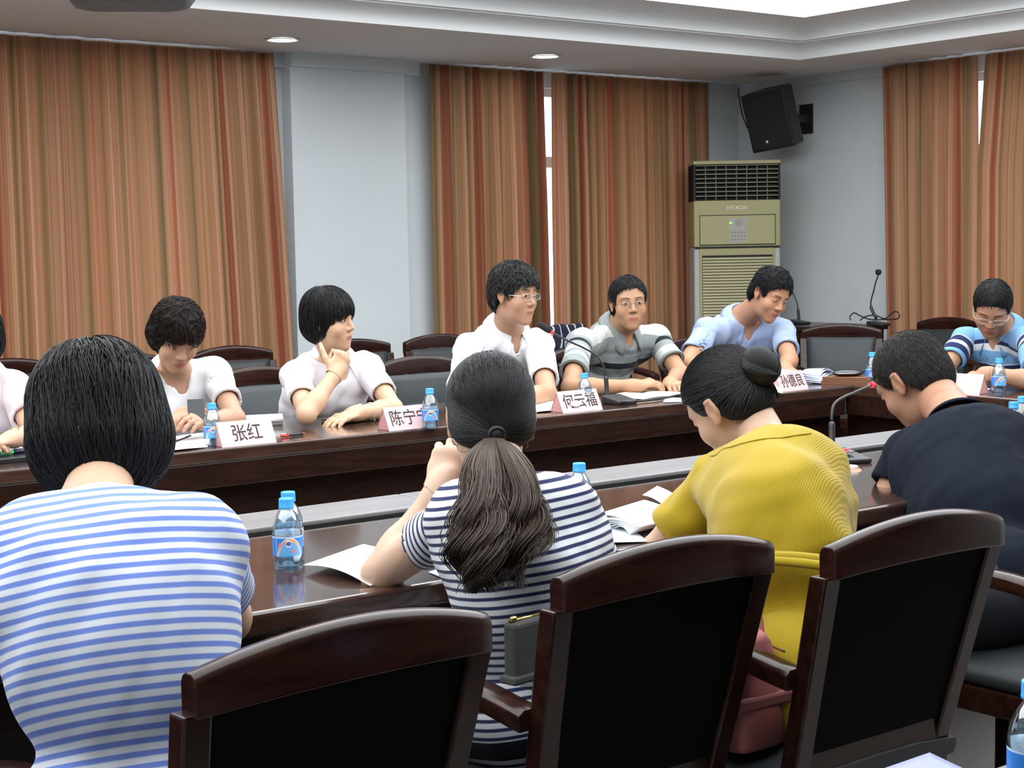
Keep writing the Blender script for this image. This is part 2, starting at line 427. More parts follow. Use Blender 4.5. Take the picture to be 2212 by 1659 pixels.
DLM = mat('downlight_lamp', (1, 1, 1), .5, emit=(.90, .94, 1.0), estr=DOWN_E)
downlight(4.435, 7.60, 'round downlight in the soffit above the white pier')
downlight(6.138, 7.48, 'round downlight in the soffit above the narrow curtain gap')

# ------------------------------------------------------------------ curtains
def curtain(lab, a, b, axis, at, seed, pitch=.125, amp=.040, z0=.06, z1=2.485, fr=1.0, flare=(0, 0)):
    """hanging cloth with real folds; axis x: hangs along the far wall"""
    r = np.random.RandomState(seed); n = int((b - a) / .008); u = np.linspace(0, b - a, n)
    ph = np.cumsum(np.full(n, 2 * math.pi / pitch * (b - a) / n) * (1 + .45 * np.sin(u * 3.1 + r.rand() * 6) + .3 * np.sin(u * 9.7 + r.rand() * 6)))
    am = amp * (.65 + .35 * np.sin(u * 4.3 + r.rand() * 6)); zs = np.linspace(z0, z1, 26); V = []; cu = []
    for i, z in enumerate(zs):
        t = (z1 - z) / (z1 - z0)
        f = am * (.55 + .45 * min(1, t * 3)) * (np.sin(ph + .35 * t * np.sin(u * 5 + 2)) + .35 * np.sin(2 * ph + 1.1 + t))
        s = a + u + (flare[0] * (1 - u / (b - a)) + flare[1] * u / (b - a)) * min(1, t * fr) + .008 * np.sin(ph + 1.3)
        V.append(np.stack([s, at + f, np.full(n, z)], 1) if axis == 'x' else np.stack([at + f, s, np.full(n, z)], 1)); cu.append(u * 1.25 + seed * 3.7)
    V = np.concatenate(V); k = np.arange(n - 1)
    Q = np.concatenate([np.stack([i * n + k, i * n + k + 1, (i + 1) * n + k + 1, (i + 1) * n + k], 1) for i in range(len(zs) - 1)])
    me = np_mesh('curtain', V, Q); fattr(me, 'cu', np.concatenate(cu))
    o = link_mesh('curtain', me, CURT)
    so = o.modifiers.new('thickness', 'SOLIDIFY'); so.thickness = .002
    return tag(o, lab, 'curtain', 'orange striped curtains')
CY = YF - .10
curtain('widest orange striped curtain, hanging at far left beside the white pier', 3.30, 4.62, 'x', CY, 3, flare=(0, .10))
curtain('orange striped curtain at the left edge of the picture', 1.2, 3.36, 'x', CY - .012, 5)
curtain('narrow orange striped curtain left of the sky gap, behind the man in glasses', 5.70, 6.585, 'x', CY, 8, flare=(.0, .03))
curtain('orange striped curtain between the sky gap and the standing air conditioner', 6.66, 8.06, 'x', CY, 12, flare=(.0, .03))
curtain('orange striped curtain on the right wall, nearest the wall loudspeaker', 6.06, 6.78, 'y', XR - .10, 17, flare=(.0, -.05))
curtain('orange striped curtain at the right edge of the picture', 4.2, 6.005, 'y', XR - .10, 21, fr=3.5, flare=(0, .055))
LAVENDER = mat('lavender_folder', (.23, .255, .50), .45, vary=.12, vscale=12)
BROCH = mat('pale_blue_brochure', (.62, .74, .82), .4, col2=(.80, .86, .90), vscale=9, vstretch=(1, 6, 1))

# ------------------------------------------------------------------ measured positions (metres)
CHAIRS_NEAR = [(1.05, 2.02, 3, 'dark wooden chair back at lower left behind the blue striped tee'), (1.735, 2.14, 0, 'dark wooden chair in the bottom middle with a grey purse on its arm'), (2.21, 2.03, 0, 'dark wooden chair at lower right behind the woman in yellow'), (3.05, 2.08, 0, 'dark wooden chair at the right edge, only arm and black seat showing')]
CHAIRS_FAR = [(2.133, 5.52, 180, 'wooden chair with charcoal back of the woman at the left edge'), (2.518, 5.52, 180, 'wooden chair with charcoal back behind the woman looking down at her phone'), (3.243, 5.52, 180, 'wooden chair with charcoal back behind the woman resting chin on fist'), (4.041, 5.52, 180, 'wooden chair with charcoal back behind the man in white shirt'), (5.009, 5.52, 180, 'wooden chair with charcoal back behind the grey striped polo man'), (5.696, 5.52, 180, 'wooden chair with charcoal back behind the man in light blue shirt')]
CHAIRS_WALL = [(2.75, 7.0, 180, 'spare wall chair at the far left edge of the picture'), (3.298, 7.0, 180, 'spare wall chair directly behind the woman looking down'), (3.92, 7.0, 180, 'spare wall chair whose right half shows left of the chin resting woman'), (4.644, 7.0, 180, 'spare wall chair under the white pier, right of the chin resting woman'), (5.196, 7.0, 180, 'spare wall chair left of the man in white shirt, before the narrow curtain'), (6.085, 7.0, 180, 'spare wall chair carrying the navy cloth'), (6.95, 6.0, 120, 'empty chair before the side desk at the right'), (7.867, 6.132, 90, 'dark chair behind the man in the bright blue polo'), (6.45, 4.3, 90, 'chair in which the man in the bright blue polo sits')]
PT = {'book': (5.5419, 4.6797), 'keys': (5.5301, 4.7326), 'opennb': (4.5583, 4.9063), 'folder': (1.8162, 4.8108), 'pen1a': (2.3493, 4.8064), 'pen1b': (2.4853, 4.9439), 'pen2a': (2.7069, 4.7254), 'pen2b': (2.8078, 4.7356), 'wallet': (3.1446, 4.9989), 'roll': (2.8515, 5.1142), 'pouch': (3.5124, 5.1137), 'bundle': (5.5138, 4.8305), 'phone': (2.4566, 4.84, 0.8515), 'pen4a': (5.86, 4.3634, 0.7989), 'pen4b': (5.95, 4.4778, 0.8603), 'drape': (6.065, 7.0), 'bag': (2.035, 2.03, 0.487), 'purse': (1.565, 1.98, 0.682), 'desk': (1.5586, 1.2066)}
BOTTLES = [((2.4387, 4.6961), 0.3, 'water bottle on the far table between the bent woman and the first pink card'), ((3.2329, 4.6041), 0.15, 'water bottle behind the second pink card from the left'), ((4.028, 4.7052), 0.55, 'water bottle before the grey polo man, behind the third pink card'), ((5.6061, 4.6089), 0.25, 'water bottle beside the tan notebooks'), ((5.6089, 3.9593), 0.1, 'water bottle before the man in the bright blue polo'), ((1.5756, 2.7379), 0.28, 'front bottle of the touching pair on the near table'), ((1.6223, 2.8108), 1.1, 'rear bottle of the touching pair on the near table'), ((2.3127, 2.7233), 0.9, 'water bottle half hidden by the shoulder of the ponytailed woman'), ((4.1024, 2.8436), 0.2, 'left bottle of the two at the right edge beside the navy back'), ((4.2676, 2.927), 0.7, 'right bottle of the two at the right edge, cut off by the frame'), ((1.495, 1.0071), 0.35, 'large looking bottle cut off at the lower right corner of the picture')]
CARDS = [(2.535, 4.665, 1, '张红', 'pink name card with two characters, leftmost on the far table'), (3.175, 4.665, 1, '陈宁宁', 'pink name card with three characters before the chin resting woman'), (3.97, 4.685, 1, '何云福', 'pink name card beside the microphone, with a white oval sticker'), (5.15, 4.685, 9, '孙德良', 'pink name card by the right corner of the far table'), (5.4986, 4.0575, -84, None, 'name card seen from its blank white back before the blue polo man', 0.2, True)]
MICS = [{'base': (4.2586, 4.7637, 0.75), 'top_pts': [(4.3396, 4.93, 0.7525), (4.347, 4.94, 0.8119), (4.3445, 4.95, 0.8777), (4.3254, 4.97, 0.9251), (4.2823, 5.0, 0.9602), (4.2235, 5.02, 0.9888), (4.1639, 5.05, 1.0245), (4.1096, 5.08, 1.0654)], 'lab': 'gooseneck microphone with red ring before the man in white shirt', 'rz': 0, 'box': (0.1, 0.11, 0.035)}, {'base': (3.5394, 3.0125, 0.75), 'top_pts': [(3.6611, 3.16, 0.7671), (3.6729, 3.17, 0.8134), (3.6846, 3.18, 0.8627), (3.7087, 3.19, 0.8893), (3.76, 3.2, 0.9044), (3.8431, 3.22, 0.9143), (3.9322, 3.24, 0.9257), (4.0467, 3.27, 0.9385)], 'lab': 'gooseneck microphone with red button on the near table ledge', 'rz': -20, 'box': (0.1, 0.15, 0.03), 'red': True}, {'base': (7.8, 6.363, 0.866), 'top_pts': [(7.8, 6.3807, 0.91), (7.8, 6.4197, 0.974), (7.8, 6.4197, 1.0218), (7.8, 6.4019, 1.0726), (7.8, 6.3878, 1.1232), (7.8, 6.3701, 1.1624), (7.8, 6.3631, 1.2071)], 'lab': 'tall gooseneck microphone standing on the right of the side desk', 'rz': 0, 'box': (0.09, 0.12, 0.03), 'ring': False, 'cap': 1.35}, {'base': (7.72, 6.9297, 0.866), 'top_pts': [(7.72, 6.9297, 0.8955), (7.72, 6.9372, 0.948), (7.72, 6.9447, 0.9975), (7.72, 6.9677, 1.041), (7.72, 6.9908, 1.0875), (7.72, 7.0138, 1.143), (7.72, 7.0409, 1.2016)], 'lab': 'gooseneck microphone on the side desk behind the man in light blue', 'rz': 0, 'box': (0.09, 0.12, 0.03), 'ring': False, 'cap': 1.35}]
CABLES = [('black cable from the far microphone base across the table', [(4.2094, 4.6977, 0.765), (4.2996, 4.7219, 0.757), (4.4404, 4.7389, 0.757), (4.6293, 4.8016, 0.757)]), ('tangled black cable coils around the tall microphone', [(7.8, 6.5785, 0.8943), (7.8, 6.5858, 0.917), (7.8, 6.553, 0.9405), (7.8, 6.5058, 0.9243), (7.8, 6.4269, 0.9034), (7.8, 6.3032, 0.9061), (7.8, 6.2164, 0.9135), (7.8, 6.213, 0.9469), (7.8, 6.251, 0.9517), (7.8, 6.3137, 0.9114), (7.8, 6.3913, 0.9295), (7.8, 6.4626, 0.9196), (7.8, 6.5059, 0.896)])]
JOINTS = {'W0': {'neck': (1.8974, 5.28, 0.9917), 'shR': (1.7467, 5.22, 0.9664), 'shL': (1.9862, 5.22, 0.9386), 'elR': (1.6344, 4.95, 0.8184), 'elL': (1.9714, 5.0, 0.8001), 'wrR': (1.6701, 4.85, 0.8164), 'wrL': (1.8413, 4.85, 0.8115), 'head': (1.8629, 5.2, 1.1029), 'hf': (-0.4537, -0.8527, -0.2588), 'hu': (0, 0, 1), 'pel': (1.8974, 5.5, 0.58)}, 'W1': {'neck': (2.597, 5.27, 0.9579), 'shR': (2.3995, 5.2, 0.949), 'shL': (2.7346, 5.23, 0.9382), 'elR': (2.2627, 5.0, 0.7986), 'elL': (2.6744, 4.98, 0.7984), 'wrR': (2.3847, 4.88, 0.8129), 'wrL': (2.5113, 4.88, 0.8074), 'head': (2.5211, 5.1, 1.0854), 'hf': (-0.1128, -0.8012, -0.5877), 'hu': (0.0499, 0.0, 0.9988), 'pel': (2.597, 5.5, 0.58)}, 'W2': {'neck': (3.2668, 5.28, 0.967), 'shR': (3.0628, 5.22, 0.9117), 'shL': (3.4052, 5.25, 0.9105), 'elR': (2.9412, 4.95, 0.7961), 'elL': (3.345, 5.0, 0.7842), 'wrR': (3.0852, 4.99, 0.9217), 'wrL': (3.1414, 4.93, 0.7871), 'head': (3.1767, 5.16, 1.1113), 'hf': (0.4985, -0.8641, -0.0697), 'hu': (-0.0995, 0.0, 0.995), 'pel': (3.2668, 5.5, 0.58)}, 'M1': {'neck': (4.2021, 5.4, 1.0362), 'shR': (3.9684, 5.36, 0.9634), 'shL': (4.3318, 5.36, 0.9645), 'elR': (3.648, 5.0, 0.783), 'elL': (4.1004, 5.02, 0.7864), 'wrR': (3.7071, 4.85, 0.767), 'wrL': (3.8201, 4.88, 0.7817), 'head': (4.1404, 5.27, 1.1724), 'hf': (0.2065, -0.9728, -0.1045), 'hu': (0.0, 0.0, 1.0), 'pel': (4.2021, 5.62, 0.58)}, 'M2': {'neck': (4.9733, 5.55, 1.0029), 'shR': (4.6838, 5.5, 0.9423), 'shL': (5.2047, 5.55, 0.9365), 'elR': (4.4156, 5.25, 0.775), 'elL': (5.1593, 5.35, 0.7838), 'wrR': (4.5409, 5.0, 0.7864), 'wrL': (4.8376, 5.08, 0.7764), 'head': (4.9269, 5.44, 1.1081), 'hf': (-0.4999, -0.8654, -0.0349), 'hu': (-0.04, 0.03, 0.9988), 'pel': (4.9733, 5.77, 0.58)}, 'M3': {'neck': (5.8209, 5.6, 1.0016), 'shR': (5.5034, 5.52, 0.9608), 'shL': (5.9547, 5.46, 0.9422), 'elR': (5.2862, 5.45, 0.8145), 'elL': (5.7937, 5.26, 0.8157), 'wrR': (5.247, 5.2, 0.8025), 'wrL': (5.6297, 5.14, 0.7932), 'head': (5.8056, 5.4, 1.1184), 'hf': (-0.0942, -0.8939, -0.4383), 'hu': (0.1738, -0.1931, 0.9657), 'pel': (5.8209, 5.819999999999999, 0.58)}, 'M4': {'neck': (6.22, 4.3746, 0.9666), 'shR': (6.18, 4.5439, 0.9151), 'shL': (6.12, 4.1623, 0.9303), 'elR': (5.95, 4.485, 0.7939), 'elL': (5.75, 3.8656, 0.7875), 'wrR': (5.72, 4.2685, 0.7742), 'wrL': (5.7, 4.0637, 0.8131), 'head': (6.08, 4.3294, 1.064), 'hf': (-0.6826, -0.3938, -0.6156), 'hu': (0.0994, -0.0497, 0.9938), 'pel': (6.42, 4.3746, 0.58)}, 'L': {'neck': (0.9289, 2.14, 1.0031), 'shL': (0.8423, 2.16, 0.9653), 'shR': (1.0292, 2.05, 0.9581), 'elL': (0.8497, 2.34, 0.7965), 'elR': (1.1844, 2.26, 0.7927), 'wrL': (0.9516, 2.52, 0.7888), 'wrR': (1.2728, 2.52, 0.7879), 'head': (0.9918, 2.28, 1.1024), 'hf': (0.2276, 0.9117, -0.342), 'hu': (0, 0, 1), 'pel': (0.8831, 1.98, 0.58), 'mid': (0.9021, 2.02, 0.8362)}, 'P': {'neck': (1.7238, 2.22, 0.9376), 'shL': (1.6664, 2.28, 0.8962), 'shR': (1.7622, 2.14, 0.9098), 'elL': (1.6345, 2.5, 0.7633), 'elR': (2.0257, 2.35, 0.742), 'wrL': (1.7312, 2.44, 0.9158), 'wrR': (1.9323, 2.46, 0.8577), 'head': (1.7925, 2.36, 1.0466), 'hf': (0.5186, 0.8294, -0.2079), 'hu': (0, 0, 1), 'pel': (1.7692, 2.17, 0.58), 'mid': (1.7213, 2.12, 0.7287)}, 'Y': {'neck': (2.43, 2.26, 0.9385), 'shL': (2.3666, 2.34, 0.8722), 'shR': (2.4103, 2.17, 0.8973), 'elL': (2.3081, 2.48, 0.7092), 'elR': (2.7609, 2.42, 0.7157), 'wrL': (2.5358, 2.62, 0.6808), 'wrR': (2.8737, 2.62, 0.7101), 'head': (2.4622, 2.4, 1.0238), 'hf': (-0.0576, 0.8271, -0.5591), 'hu': (-0.1925, 0.1925, 0.9623), 'pel': (2.2141, 1.98, 0.58), 'mid': (2.2465, 2.06, 0.811)}, 'N': {'neck': (3.4099, 2.52, 0.8907), 'shL': (3.3145, 2.6, 0.8215), 'shR': (3.4063, 2.36, 0.8343), 'elL': (3.2245, 2.62, 0.6785), 'elR': (3.8305, 2.55, 0.6193), 'wrL': (3.4217, 2.88, 0.727), 'wrR': (3.9533, 2.8, 0.6028), 'head': (3.5079, 2.74, 0.9895), 'hf': (0.0002, 0.7881, -0.6156), 'hu': (-0.0976, 0.1952, 0.9759), 'pel': (3.0351, 2.16, 0.58), 'mid': (3.1844, 2.3, 0.7121)}}
Jn_TAIL = [(1.6953, 2.225, 1.035), (1.6585, 2.175, 1.0129), (1.6095, 2.1, 0.9665), (1.5776, 2.06, 0.9213), (1.5441, 2.03, 0.8767), (1.5184, 2.01, 0.8275)]
SHEETS = [dict(name='paper_sheet', lab="large white sheet with one lifted corner beside the ponytailed woman's elbow", cat='paper', c4=[(1.5804, 2.6887, 0.752), (1.5948, 2.4741, 0.752), (1.771, 2.5717, 0.752), (1.789, 2.7981, 0.752)], lift=(0.01, 0, 0, 0.01), bow=0.012),
    dict(name='paper_sheet', lab="bluish sheet peeking out under the ponytailed woman's sleeve", cat='paper', c4=[(1.7473, 2.5067, 0.752), (1.7322, 2.4254, 0.752), (1.8647, 2.4641, 0.752), (1.8617, 2.5505, 0.752)], m=PAPERB),
    dict(name='brochure', lab='pale blue brochure lying half under the white booklet', cat='brochure', c4=[(2.2911, 2.6684, 0.752), (2.1913, 2.4854, 0.752), (2.2693, 2.4546, 0.752), (2.3881, 2.658, 0.752)], m=BROCH, lift=(0, 0.004, 0, 0)),
    dict(name='paper_sheet', lab='small curled white sheet by the yellow sleeve', cat='paper', c4=[(2.642, 2.8758, 0.752), (2.5867, 2.7332, 0.752), (2.7109, 2.8073, 0.752), (2.76, 2.9492, 0.752)], lift=(0.012, 0.003, 0, 0.014), bow=0.006),
    dict(name='paper_sheet', lab='white sheets spread before the woman looking down', cat='paper', c4=[(2.1764, 4.6208, 0.752), (2.3991, 4.6583, 0.752), (2.6063, 5.0093, 0.752), (2.3964, 4.9947, 0.752)], lift=(0, 0, 0.006, 0.0), bow=0.004),
    dict(name='paper_sheet', lab='white sheet under the forearm of the woman at the left edge', cat='paper', c4=[(1.7853, 4.9808, 0.752), (1.9605, 4.8801, 0.752), (2.0522, 5.0978, 0.752), (1.8934, 5.1936, 0.752)], lift=(0.01, 0, 0, 0.0), bow=0.012),
    dict(name='paper_sheet', lab='white papers before the man in white shirt', cat='paper', c4=[(3.7626, 4.7235, 0.752), (3.9368, 4.71, 0.752), (4.1461, 4.9799, 0.752), (4.0162, 5.0112, 0.752)], lift=(0, 0, 0.006, 0.004), bow=0.004),
    dict(name='paper_sheet', lab='bluish slip under the open notebook', cat='paper', c4=[(4.3967, 4.6604, 0.752), (4.4652, 4.6108, 0.752), (4.5736, 4.7279, 0.752), (4.5555, 4.812, 0.752)], m=PAPERB),
    dict(name='paper_sheet', lab='white sheets held up by the man in light blue shirt', cat='paper', c4=[(4.892, 4.6096, 0.752), (5.0158, 4.5955, 0.752), (5.3521, 4.8353, 0.752), (5.2207, 4.919, 0.752)], lift=(0, 0, 0.055, 0.09), bow=0.01, waves=0.004),
    dict(name='paper_sheet', lab='thin white slip beside the bottle of the blue polo man', cat='paper', c4=[(5.5063, 4.0137, 0.752), (5.5102, 3.9764, 0.752), (5.658, 4.0334, 0.752), (5.6788, 4.1119, 0.752)], lift=(0, 0, 0.004, 0.008)),
    dict(name='paper_sheet', lab='lavender folder corner at the bottom right of the picture', cat='folder', c4=[(1.5497, 1.1875, 0.753), (1.429, 1.1843, 0.753), (1.3732, 1.0629, 0.753), (1.5163, 1.0778, 0.753)], m=LAVENDER, th=0.003),
    dict(name='paper_sheet', lab='leaf under the open white booklet, lowest of its pile', cat='paper', c4=[(2.3126, 2.6072, 0.756), (2.2856, 2.5297, 0.756), (2.5013, 2.5834, 0.756), (2.601, 2.8199, 0.756)], lift=(0, 0, 0, 0.006), bow=0.01, group='leaves of the open booklet'),
    dict(name='paper_sheet', lab='leaf under the open white booklet, second lowest of its pile', cat='paper', c4=[(2.3091, 2.6152, 0.7595), (2.2865, 2.5247, 0.7595), (2.4911, 2.5729, 0.7595), (2.5851, 2.8043, 0.7595)], lift=(0, 0, 0, 0.006), bow=0.01, group='leaves of the open booklet'),
    dict(name='paper_sheet', lab='leaf under the open white booklet, third lowest of its pile', cat='paper', c4=[(2.3055, 2.6232, 0.763), (2.2873, 2.5198, 0.763), (2.4808, 2.5623, 0.763), (2.5693, 2.7888, 0.763)], lift=(0, 0, 0, 0.006), bow=0.01, group='leaves of the open booklet'),
    dict(name='paper_sheet', lab='leaf under the open white booklet, fourth lowest of its pile', cat='paper', c4=[(2.302, 2.6313, 0.7665), (2.2881, 2.5148, 0.7665), (2.4706, 2.5517, 0.7665), (2.5535, 2.7732, 0.7665)], lift=(0, 0, 0, 0.006), bow=0.01, group='leaves of the open booklet'),
    dict(name='paper_sheet', lab='leaf under the open white booklet, just below the top of its pile', cat='paper', c4=[(2.2985, 2.6395, 0.77), (2.2889, 2.5098, 0.77), (2.4603, 2.5411, 0.77), (2.5376, 2.7576, 0.77)], lift=(0, 0, 0, 0.006), bow=0.01, group='leaves of the open booklet'),
    dict(name='booklet', lab='top leaf of the open white booklet before the woman in yellow', cat='booklet', c4=[(2.3239, 2.6886, 0.7735), (2.2896, 2.5048, 0.7735), (2.45, 2.5304, 0.7735), (2.5218, 2.742, 0.7735)], lift=(0, 0, 0, 0.006), bow=0.01, group='leaves of the open booklet')]
# ------------------------------------------------------------------ conference table ring
TZ = .75
def table():
    r = empty('conference_table', (3.4, 3.9, 0), 0, 'long dark mahogany conference table ring with an open well', 'table')
    inv = Matrix.Translation((-3.4, -3.9, 0))
    def part(name, mb, m, **k): mb.xf(inv); return mb.build(name, m, r, **k)
    X0 = -3.0
    # near run: outer edge y 2.43, main top to 3.10, dark gap, raised ledge 3.12 - 3.33
    part('near_top', MB().box(X0, 2.43, TZ - .045, 6.35, 3.10, TZ), WOODTOP, bevel=.010, seg=3)
    part('cable_gap', MB().box(X0, 3.10, TZ - .05, 5.40, 3.135, TZ - .014), BLACKGAP)
    xs = [X0, .05, 2.235, 4.42, 5.28]
    for a, b in zip(xs, xs[1:]): part('ledge_panel', MB().box(a + .0015, 3.135, TZ - .02, b - .0015, 3.33, TZ + .012), LEDGE, bevel=.004)
    part('painted_shade_strip', MB().box(X0, 3.126, TZ - .02, 5.28, 3.1345, TZ + .0035), BLACKGAP)  # solid black strip, paints in the shade along the front of the ledge
    part('near_fascia', MB().box(X0, 3.30, .05, 5.30, 3.325, TZ - .02), WOODDK)
    part('near_apron', MB().box(X0, 2.50, TZ - .14, 6.2, 2.525, TZ - .045), WOODDK)
    part('near_modesty_panel', MB().box(X0, 2.95, .05, 5.35, 2.975, TZ - .05), WOODDK)
    # far run
    part('far_top', MB().box(X0, 4.612, TZ - .045, 6.05, 5.36, TZ), WOODTOP, bevel=.008, seg=3)
    part('far_fascia', MB().box(X0, 4.618, .625, 5.44, 4.64, TZ - .045), WOODDK, bevel=.003)
    part('far_modesty_panel', MB().box(X0, 4.70, .05, 5.5, 4.725, .70), WOODDK)
    # end run, its inner side leans a little toward the near run
    part('end_top', MB().prism([(5.475, 4.612), (5.34, 3.10), (6.05, 3.10), (6.05, 4.612)], TZ - .045, TZ), WOODTOP, bevel=.006)
    part('end_fascia', MB().prism([(5.468, 4.64), (5.333, 3.12), (5.355, 3.12), (5.49, 4.64)], .625, TZ - .045), WOODDK)
    part('end_modesty_panel', MB().prism([(5.55, 4.7), (5.42, 3.2), (5.445, 3.2), (5.575, 4.7)], .05, .70), WOODDK)
    return r
table()

# ------------------------------------------------------------------ chairs (face +y; origin on the floor below the seat centre)
def make_chair():
    r = empty('conference_chair')
    def yb(z): return -.20 - .115 * (z - .45) / .45          # raked back line
    def xw(z): return .190 + .032 * (z - .45) / .45          # half width grows upward
    # top rail: arched, with a rounded upper edge
    rings = []; N = 20
    for i in range(N + 1):
        t = -1 + 2 * i / N; x = t * .226; zt = .875 + .034 * (1 - t * t); zb = .822 + .012 * (1 - t * t); y = yb(.86) - .018 * (1 - t * t)
        rings.append([(x, y - .021, zb), (x, y + .015, zb), (x, y + .015, zt - .016), (x, y + .0145, zt - .012), (x, y + .011, zt - .004), (x, y + .004, zt), (x, y - .010, zt), (x, y - .017, zt - .004), (x, y - .0205, zt - .012), (x, y - .021, zt - .016), (x, y - .021, zb + .004)])
    MB().ring(rings, True, True, True).build('top_rail', CHAIRWD, r, bevel=.002)
    for s in (1, -1):
        pts = [(s * .186, -.19, 0.0), (s * .188, -.195, .30), (s * xw(.45), yb(.45), .45), (s * xw(.65), yb(.65), .65), (s * xw(.825), yb(.825), .825)]
        rings = [[(x - .020, y - .018, z), (x + .020, y - .018, z), (x + .020, y + .018, z), (x - .020, y + .018, z)] for x, y, z in pts]
        MB().ring(rings, True, True, False).build('back_post', CHAIRWD, r, bevel=.004)
    # back board, padded in front
    rows = []
    for j in range(13):
        z = .50 + (.832 - .50) * j / 12; bul = .02 * math.sin(math.pi * min(1, max(0, j / 12)))
        rows.append((z, yb(z), xw(z) - .021, bul))
    N = 12; f = MB(); rings = []
    for z, y, wd, bul in rows:
        rg = [(-wd + 2 * wd * i / N, y + .014 + bul * (1 - abs(-1 + 2 * i / N) ** 4), z) for i in range(N + 1)]
        rg += [(wd - 2 * wd * i / N, y - .002, z) for i in range(N + 1)]; rings.append(rg)
    f.ring(rings).build('back_cushion', LEATHER, r)
    rings = [[(-wd, y - .0025, z), (wd, y - .0025, z), (wd, y - .010, z), (-wd, y - .010, z)] for z, y, wd, b in rows]
    MB().ring(rings, True, True, False).build('back_board', LEATHERBK, r)
    MB().box(-.18, yb(.48) - .012, .455, .19, yb(.48) + .014, .505).build('lower_rail', CHAIRWD, r, bevel=.003)
    # seat
    N = 14; rings = []
    for j in range(N + 1):
        t = -1 + 2 * j / N; y = t * .225; k = (1 - abs(t) ** 6)
        rings.append([(-.215, y, .425), (-.225, y, .44), (-.222, y, .452 + .008 * k), (-.12, y, .462 + .016 * k), (0, y, .464 + .018 * k), (.12, y, .462 + .016 * k), (.222, y, .452 + .008 * k), (.225, y, .44), (.215, y, .425)])
    MB().ring(rings).build('seat_cushion', LEATHER, r)
    MB().box(-.225, -.205, .37, .225, .235, .425).build('seat_frame', CHAIRWD, r, bevel=.004)
    for s in (1, -1):
        MB().ring([[(s * .225 - .02, .205 - .02, 0), (s * .225 + .02, .205 - .02, 0), (s * .225 + .02, .205 + .02, 0), (s * .225 - .02, .205 + .02, 0)],
                   [(s * .235 - .022, .205 - .022, .62), (s * .235 + .022, .205 - .022, .62), (s * .235 + .022, .205 + .022, .62), (s * .235 - .022, .205 + .022, .62)]], True, True, False).build('front_leg', CHAIRWD, r, bevel=.004)
        pts = spline([(s * .222, yb(.64) + .01, .645), (s * .236, -.10, .668), (s * .245, .06, .662), (s * .245, .20, .640), (s * .243, .245, .625)], 5)
        rings = [[(p.x - .026, p.y, p.z - .018), (p.x + .026, p.y, p.z - .018), (p.x + .026, p.y, p.z + .008), (p.x + .015, p.y, p.z + .016), (p.x - .015, p.y, p.z + .016), (p.x - .026, p.y, p.z + .008)] for p in pts]
        MB().ring(rings, True, True, True).build('armrest', CHAIRWD, r, bevel=.002)
    return r
_chair0 = make_chair(); _first = [True]
def chair(x, y, deg, lab, group):
    o = _chair0 if _first[0] else copy_tree(_chair0); _first[0] = False
    o.location = (x, y, 0); o.rotation_euler = (0, 0, math.radians(deg)); tag(o, lab, 'chair', group); return o
for x, y, a, lab in CHAIRS_NEAR: chair(x, y, a, lab, 'chairs along the near side of the table')
for x, y, a, lab in CHAIRS_FAR: chair(x, y, a, lab, 'chairs along the far side of the table')
for x, y, a, lab in CHAIRS_WALL: chair(x, y, a, lab, 'spare chairs along the walls')

